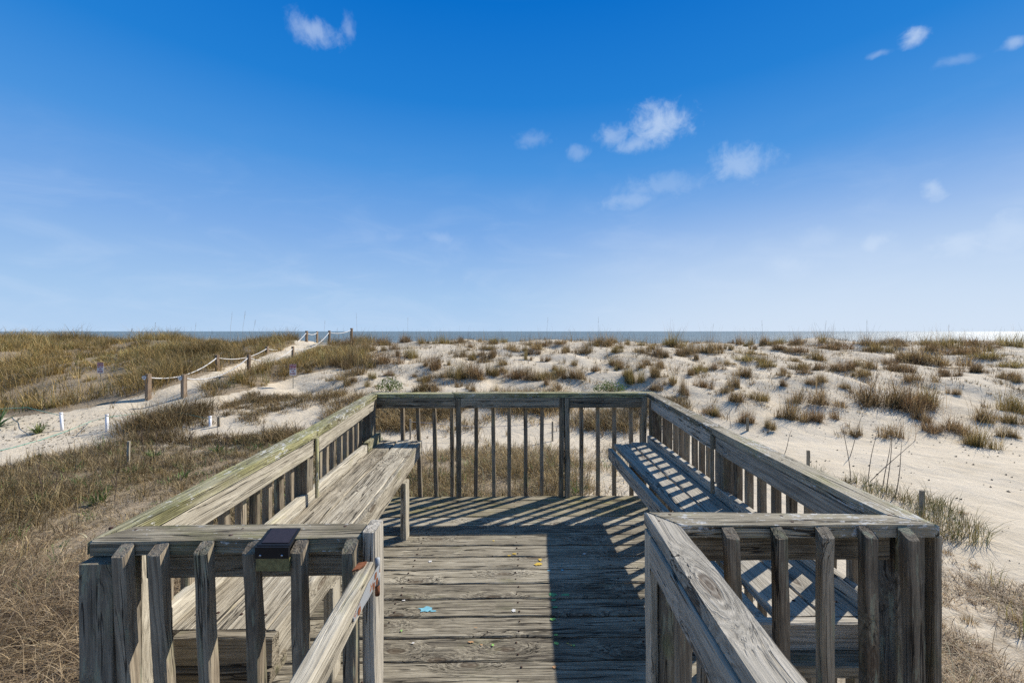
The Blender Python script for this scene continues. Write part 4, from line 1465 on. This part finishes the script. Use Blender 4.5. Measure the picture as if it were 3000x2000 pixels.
# dark sprawling grass along the lower edge of the path, left
def acc_dark(px, py, x, y):
    k = in_poly(px, py, [(380, 1250), (470, 1215), (600, 1200), (640, 1260), (860, 1262), (900, 1290), (700, 1310), (500, 1300), (330, 1300)])
    return k * np.clip(0.55 + 1.7 * nz(x, y, 1.3, 27), 0, 1)


arr += clump_field(2400, (-12, -3), (7.5, 11.5), acc_dark, PAL_BROWN * 0.8, 44, 0.22, 0.62, 0.42, 0.010, 42, (0.3, 0.9))
stuff('slumped_grass', arr, 'slumped dark brown grass along the foot of the dune')

# dry matted grass round the platform
def deck_clear(x, y):
    return ~((x > -1.45) & (x < 1.45) & (y < 3.9))


def acc_mat(px, py, x, y):
    k = (in_poly(px, py, POLY_MAT) | ((x > -2.6) & (x < 2.3) & (y > 3.9) & (y < 9.0))) & deck_clear(x, y)
    dens = np.where(x < -2.2, np.clip(0.78 + 1.2 * nz(x, y, 1.1, 29), 0.42, 1), np.clip(0.36 + 1.9 * nz(x, y, 0.9, 29), 0.06, 1))
    gap = np.clip((y - 8.2) / 0.7, 0, 1) * (x > -2.8)
    return k * dens * (1 - 0.85 * gap)


def acc_near(px, py, x, y):
    return acc_mat(px, py, x, y) * np.clip((5.2 - y) / 1.5, 0, 1)


def acc_far(px, py, x, y):
    return acc_mat(px, py, x, y) * np.clip((y - 3.4) / 1.6, 0, 1)


arr = clump_field(6500, (-12, 2.3), (3.2, 9.4), acc_far, PAL_DRY * 0.85, 32, 0.17, 0.20, 0.26, 0.0075, 51, (0.3, 1.0))
arr += clump_field(1700, (-12, 2.3), (3.2, 9.4), acc_far, PAL_BROWN * 0.75, 24, 0.14, 0.36, 0.18, 0.007, 52, (0.0, 0.4))
arr += clump_field(650, (-12, 2.3), (3.6, 9.4), acc_far, PAL_GREEN * 1.2, 16, 0.10, 0.20, 0.16, 0.011, 53, (0.1, 0.6))
def acc_scrub(px, py, x, y):
    return acc_far(px, py, x, y) * (x < -1.3) * np.clip(0.2 + 2.2 * nz(x, y, 1.4, 47), 0, 1)


arr += clump_field(700, (-2.6, 2.3), (4.2, 9.2), acc_far, PAL_BROWN, 30, 0.16, 0.30, 0.30, 0.007, 58, (0.2, 0.9))
arr += clump_field(3600, (-12, -1.3), (3.6, 9.6), acc_scrub, PAL_BROWN * 0.72, 26, 0.17, 0.30, 0.26, 0.008, 57, (0.1, 0.8))
stuff('dry_grass_mat', arr, 'matted dry brown grass on the ground round the platform')
arr = clump_field(4200, (-6.5, -1.1), (1.6, 5.2), acc_near, PAL_STRAW, 36, 0.15, 0.26, 0.30, 0.006, 54, (0.3, 1.0), 4)
arr += clump_field(1400, (-6.5, -1.1), (1.6, 5.2), acc_near, PAL_DRY, 30, 0.14, 0.26, 0.22, 0.005, 55, (0.2, 0.8), 4)
arr += clump_field(420, (-6.5, -1.1), (1.6, 4.6), acc_near, PAL_STRAW * 1.1, 9, 0.10, 0.42, 0.55, 0.006, 56, (0.35, 0.85), 6)
stuff('straw_grass', arr, 'pale curling straw-coloured grass at the lower left')

# grass strip along the outside of the right railing
POLY_STRIP = [(2330, 1370), (2450, 1385), (2600, 1440), (2740, 1470), (2860, 1540), (2900, 1600), (2840, 1625), (2700, 1580), (2500, 1500), (2300, 1400)]


def acc_strip(px, py, x, y):
    k = in_poly(px, py, POLY_STRIP)
    return k * np.clip(0.7 + 1.5 * nz(x, y, 0.7, 33), 0, 1)


arr = clump_field(900, (1.5, 8), (3.3, 9), acc_strip, PAL_GB, 34, 0.11, 0.34, 0.2, 0.006, 61, (0.05, 0.6))
arr += clump_field(300, (1.5, 8), (3.3, 9), acc_strip, PAL_STRAW, 24, 0.12, 0.26, 0.24, 0.006, 62, (0.2, 0.8))
stuff('grass_strip', arr, 'green and tan grass growing along the right railing')


def acc_rb(px, py, x, y):
    k = (px > 2600) & (py > 1590)
    w = np.clip((py - 1600) / 260, 0.06, 1)
    return k * w * np.clip(0.6 + 1.7 * nz(x, y, 0.6, 35), 0, 1)


arr = clump_field(3200, (1.4, 6.5), (1.6, 4.9), acc_rb, PAL_STRAW * 0.85, 30, 0.11, 0.15, 0.24, 0.0055, 63, (0.4, 1.1), 4)
arr += clump_field(700, (1.4, 6.5), (1.6, 4.2), acc_rb, PAL_STRAW, 30, 0.12, 0.22, 0.24, 0.005, 64, (0.2, 0.9), 4)
arr += clump_field(90, (1.4, 6.5), (1.6, 4.2), acc_rb, PAL_GB, 20, 0.08, 0.26, 0.14, 0.005, 65, (0.05, 0.5), 4)
arr += clump_field(160, (1.4, 6.5), (1.6, 4.0), acc_rb, PAL_STRAW, 9, 0.08, 0.34, 0.42, 0.005, 66, (0.35, 0.85), 6)
stuff('dry_litter', arr, 'dry tan grass litter on the sand at the lower right')

# small lone shoots dotted over the sand
def acc_sparse(px, py, x, y):
    k = (py < 1330) & (px > 880) & (path_dist(x, y) > 0.9) & (y > 8.7)
    k |= (py > 1190) & (py < 1300) & (px < 600)
    dn_ = np.where(py < 1200, 0.75, 0.18)
    return k * dn_ * np.clip(0.75 + 1.4 * nz(x, y, 2.0, 37), 0.0, 1)


arr = clump_field(3600, (-16, 26), (8, 25), acc_sparse, PAL_BROWN * 0.8, 7, 0.06, 0.25, 0.12, 0.013, 71, (0.0, 0.4))
def acc_drift(px, py, x, y):
    k = (py < 1215) & (px > 880) & (path_dist(x, y) > 0.9) & (y > 8.7)
    return k * np.clip(0.22 + 2.6 * nz(x, y, 1.7, 43), 0.0, 1)


arr += clump_field(5200, (-12, 26), (10, 25), acc_drift, PAL_BROWN, 12, 0.24, 0.26, 0.24, 0.010, 73, (0.0, 0.6))
arr += clump_field(1500, (-16, 26), (9, 25), acc_sparse, PAL_BROWN, 22, 0.15, 0.32, 0.2, 0.010, 72, (0.0, 0.5))
stuff('lone_shoots', arr, 'small lone grass shoots dotted over the dune sand')


# thin bare stems standing along the crest
def acc_crest(px, py, x, y):
    return ((py < 1040)) * np.clip(0.5 + nz(x, y, 2.0, 39), 0, 1)


rg = np.random.default_rng(81)
x, y, z = scatter(3600, (-24, 30), (17, 25), acc_crest, rg)
n = len(x)
arr = [blade_arrays(np.stack([x, y, z], 1), rg.uniform(0, 6.28, n), rg.uniform(0.45, 1.0, n), rg.uniform(0.02, 0.3, n), np.zeros(n), np.full(n, 0.009), pick(PAL_STRAW * 0.55, n, rg), 3, rng=rg)]
stuff('bare_stems', arr, 'thin bare grass stems along the dune crest')

# wrack and litter specks on the sand at far left
rg = np.random.default_rng(91)
vv, ff = [], []
cnt = 0
for (xr, yr, n, pl_) in (((-16, -9.5), (8.3, 11), 420, [(-40, 1225), (250, 1195), (330, 1240), (250, 1290), (60, 1330), (-40, 1340)]),
                        ((2, 12), (4, 12), 200, [(2000, 1200), (3000, 1200), (3000, 1700), (2700, 1500)])):
    x, y, z = scatter(n * 4, xr, yr, lambda px, py, x_, y_: in_poly(px, py, pl_), rg)
    for a, b, c in list(zip(x, y, z))[:n]:
        r = rg.uniform(0.008, 0.03)
        b0 = len(vv)
        for k in range(4):
            t = k * 2.1 + rg.uniform(0, 1)
            vv.append((a + r * math.cos(t), b + 0.7 * r * math.sin(t), c + (0.004 if k < 3 else r * 0.9)))
        ff += [(b0, b0 + 1, b0 + 3), (b0 + 1, b0 + 2, b0 + 3), (b0 + 2, b0, b0 + 3), (b0, b0 + 2, b0 + 1)]
o = link('wrack_litter', mesh_from('wrack_litter', vv, ff), M['debris'])
tag(o, 'dark specks of dry wrack scattered on the pale sand', 'litter', None, 'stuff')

# ------------------------------------------------------------------ single plants
def leaf_plant(name, loc, n, length, width, palette, label, cat, group, seed, up=0.5, droop=(0.0, 0.4), nseg=4, r0=0.03):
    rng = np.random.default_rng(seed)
    az = rng.uniform(0, 2 * np.pi, n)
    el = rng.uniform(0.12, 1.0, n) ** (1 / (0.4 + up))
    base = np.stack([r0 * np.cos(az), r0 * np.sin(az), rng.uniform(-0.01, 0.05, n)], 1)
    L = length * rng.uniform(0.7, 1.05, n)
    h = L * np.sin(el * 1.45)
    le = L * np.cos(el * 1.45)
    v, f, c = blade_arrays(base, az, h, le, rng.uniform(*droop, n), width * rng.uniform(0.8, 1.2, n), pick(palette, n, rng), nseg, curve=1.1, rng=rng)
    o = link(name, grass_mesh(name, v, f, c), M['leaf'], None, Matrix.Translation(loc))
    tag(o, label, cat, group)
    return o


leaf_plant('yucca', G(111.6, 1270), 46, 0.34, 0.032, pal((.12, .16, .05), (.20, .22, .08), (.34, .32, .14), (.09, .12, .04)), 'small spiky yucca on bare sand beside the leaning marker post', 'yucca', 'yuccas at the far left', 5, 0.35)
leaf_plant('yucca', G(-12, 1252), 70, 0.62, 0.042, pal((.05, .10, .045), (.09, .14, .06), (.14, .19, .09), (.04, .08, .03)), 'large dark green yucca cut off by the left edge', 'yucca', 'yuccas at the far left', 6, 0.6)

weeds = [(111, 1482, .26), (290, 1472, .24), (379, 1390, .2), (451, 1340, .18), (535, 1404, .2), (638, 1326, .24), (752, 1318, .2), (105, 1345, .12), (230, 1420, .16), (700, 1300, .15),
         (1690, 1446, .22), (1205, 1420, .16), (1760, 1200, .1)]
for k, (px, py, L) in enumerate(sorted(weeds)):
    leaf_plant('green_weed', G(px, py), 26, L, 0.024, PAL_GREEN * 1.15, 'leafy green weed in the dry grass near the platform, ' + ordinal(k + 1) + ' from the left', 'weed', 'green weeds in the dry grass', 50 + k, 0.5, (0, 0.6), 3, 0.05)


def shrub(px, py, wpx, hpx, label, seed):
    b = G(px, py)
    d = b.y
    W, H = wpx * d / F, hpx * d / F
    rng = np.random.default_rng(seed)
    root = tag(empty('green_shrub', b), label, 'shrub', 'low green shrubs on the dune')
    vv = []
    n = 520
    a = rng.uniform(0, 6.28, n)
    r = W / 2 * np.sqrt(rng.random(n))
    hh = H * rng.uniform(0.15, 1.0, n) * (1 - 0.55 * (2 * r / W) ** 2) * (0.75 + 0.5 * vnoise(a * 2, r * 8, 1.0, 3) + 0.25)
    base = np.stack([b.x + r * np.cos(a), b.y + 0.6 * r * np.sin(a), b.z + hh], 1)
    v, f, c = blade_arrays(base, rng.uniform(0, 6.28, n), rng.uniform(0.02, 0.07, n), rng.uniform(0.01, 0.05, n), np.zeros(n), np.full(n, 0.03), pick(pal((.13, .20, .03), (.18, .25, .05), (.08, .13, .02)), n, rng), 2, rng=rng)
    link('foliage', grass_mesh('foliage', v, f, c), M['leaf'], root)
    lst = []
    n = 26
    a = rng.uniform(0, 6.28, n)
    lst.append(blade_arrays(np.tile(np.array([[b.x, b.y, b.z - 0.02]]), (n, 1)), a, H * rng.uniform(0.4, 0.9, n), W / 2 * rng.uniform(0.2, 0.9, n), np.zeros(n), np.full(n, 0.012), pick(PAL_BROWN, n, rng), 3, rng=rng))
    link('branches', grass_mesh('branches', *join_arrays(lst)), M['leaf'], root)


px, py = tz2(335, 583)
shrub(px, py, 80, 44, 'bright green shrub low on the dune, left of the back railing', 7)
px, py = tz2(1850, 588)
shrub(px, py, 100, 34, 'wide yellow-green shrub low on the dune above the right of the back railing', 8)

# dead stalks by the right railing
for k, (x0, y0, x1, y1) in enumerate([(1160, 1200, 1105, 800), (1150, 1030, 1240, 735), (1270, 1200, 1340, 850), (1290, 1205, 1600, 915), (1385, 1235, 1432, 905), (1408, 1275, 1446, 830), (1470, 1290, 1516, 925),
                                      (700, 1010, 752, 845), (330, 830, 322, 690)]):
    (ax, ay), (bx2, by2) = tz3(x0, y0), tz3(x1, y1)
    b = G(ax, ay, 3.0, 16)
    t = P(bx2, by2, b.y + random.uniform(-.1, .1))
    pts = []
    for i in range(7):
        u = i / 6
        p_ = b.lerp(t, u) + Vector((math.sin(u * 5 + k) * 0.012, 0, 0))
        pts.append(p_)
    o = link('dead_stalk', tube_mesh('dead_stalk', pts, 0.006, 5, taper=[1, .95, .9, .8, .7, .55, .35]), M['twig'])
    tag(o, 'thin brown dead stalk beside the right railing, ' + ordinal(k + 1) + ' of the nine', 'stalk', 'dead stalks by the right railing')
# small dead weeds among the dry grass on the left
for k, (ax, ay, hpx, lean) in enumerate([(455, 1345, 75, 4), (480, 1340, 60, -6), (555, 1360, 110, 10), (638, 1305, 95, -3), (770, 1300, 80, 2), (125, 1460, 100, -16), (150, 1470, 85, 22), (420, 1330, 90, -8), (335, 1470, 90, 8), (660, 1345, 90, 6)]):
    b = G(ax, ay)
    d = b.y
    t = P(ax + lean, ay - hpx, d)
    root = tag(empty('dead_weed', b), 'bare dark twiggy weed standing in the dry grass on the left, ' + ordinal(k + 1) + ' of ten', 'weed', 'dead twiggy weeds on the left')
    link('stem', tube_mesh('stem', [b, b.lerp(t, .4) + Vector((.01, 0, 0)), b.lerp(t, .75), t], 0.006, 5, taper=[1, .8, .6, .3]), M['twig'], root)
    for q in range(7):
        u = random.uniform(0.3, 0.95)
        s0 = b.lerp(t, u)
        an = random.uniform(0, 6.28)
        L = random.uniform(0.06, 0.16)
        e = s0 + Vector((math.cos(an) * L * 0.6, math.sin(an) * L * 0.6, L))
        link('twig', tube_mesh('twig', [s0, s0.lerp(e, .5) + Vector((0, 0, -.01)), e], 0.0035, 4, taper=[1, .8, .4]), M['twig'], root)

# sea oats with seed heads against the sky
oats = [(388, 962, 12), (455, 945, 3), (574, 944, 4), (680, 913, 6), (718, 912, 8), (748, 937, 8), (838, 957, 2), (952, 938, 3), (989, 960, -2), (1044, 916, -2), (1195, 929, 1),
        (1605, 928, 3), (1753, 930, 1), (2090, 948, 4), (2232, 938, -2), (2420, 940, 4), (2540, 936, 2), (2780, 950, 1)]
for k, (px, pt, lean) in enumerate(oats):
    b = G(px - lean, 1003, 15, 25)
    t = P(px, pt, b.y)
    root = tag(empty('sea_oat', b), 'tall sea oat with a seed head against the sky, ' + ordinal(k + 1) + ' from the left', 'sea oat', 'tall sea oats on the crest')
    mid = b.lerp(t, 0.5) + Vector((-(t.x - b.x) * 0.3, 0, 0))
    link('stem', tube_mesh('stem', [b, mid, b.lerp(t, .85), t], 0.0048, 4, taper=[1, .9, .7, .5]), M['straw_stem'], root)
    rng = np.random.default_rng(900 + k)
    n = 16
    fr = rng.uniform(0.78, 1.0, n)
    bs_ = np.array([list(b.lerp(t, float(q))) for q in fr])
    big = 1.0 if k in (0, 4, 5) else 0.6
    v, f, c = blade_arrays(bs_, rng.choice([0.0, 0.4, -0.3, 3.1], n), rng.uniform(0.02, 0.10, n) * big, rng.uniform(0.03, 0.10, n) * big, rng.uniform(0.3, 1.4, n), np.full(n, 0.028 * big), pick(pal((.30, .22, .11), (.40, .31, .18), (.22, .15, .08)), n, rng), 3, rng=rng)
    link('seed_head', grass_mesh('seed_head', v, f, c), M['leaf'], root)

# cut tussock stubs on the sand at the lower right
for k, (zx, zy, w) in enumerate([(1290, 720, 90), (1470, 810, 80), (1250, 930, 100), (1450, 925, 100), (1250, 1050, 100), (1460, 1045, 80), (1680, 1050, 110), (1235, 1195, 110), (1430, 1175, 130), (1745, 1170, 130), (1390, 400 + 60, 80)]):
    px, py = 2200 + zx / 2.24, 1300 + zy / 2.24
    b = G(px, py, 1.6, 12)
    sc = w / 2.24 * b.y / F / 0.30
    v, f, c = join_arrays([tussock_arrays(90, 0.09, 0.16, 0.07, PAL_BROWN * 1.1, 0.006, 700 + k, 3, (0, .3)), tussock_arrays(50, 0.11, 0.05, 0.16, PAL_DRY, 0.005, 800 + k, 3, (.2, .9))])
    o = link('dry_stub', grass_mesh('dry_stub', v, f, c), M['grass'], None, Matrix.Translation(b) @ Matrix.Rotation(k, 4, 'Z') @ Matrix.Diagonal((sc, sc, sc, 1)))
    tag(o, 'short dry grass stub on the sand right of the platform, ' + ordinal(k + 1) + ' of eleven', 'grass stub', 'dry grass stubs at the lower right')
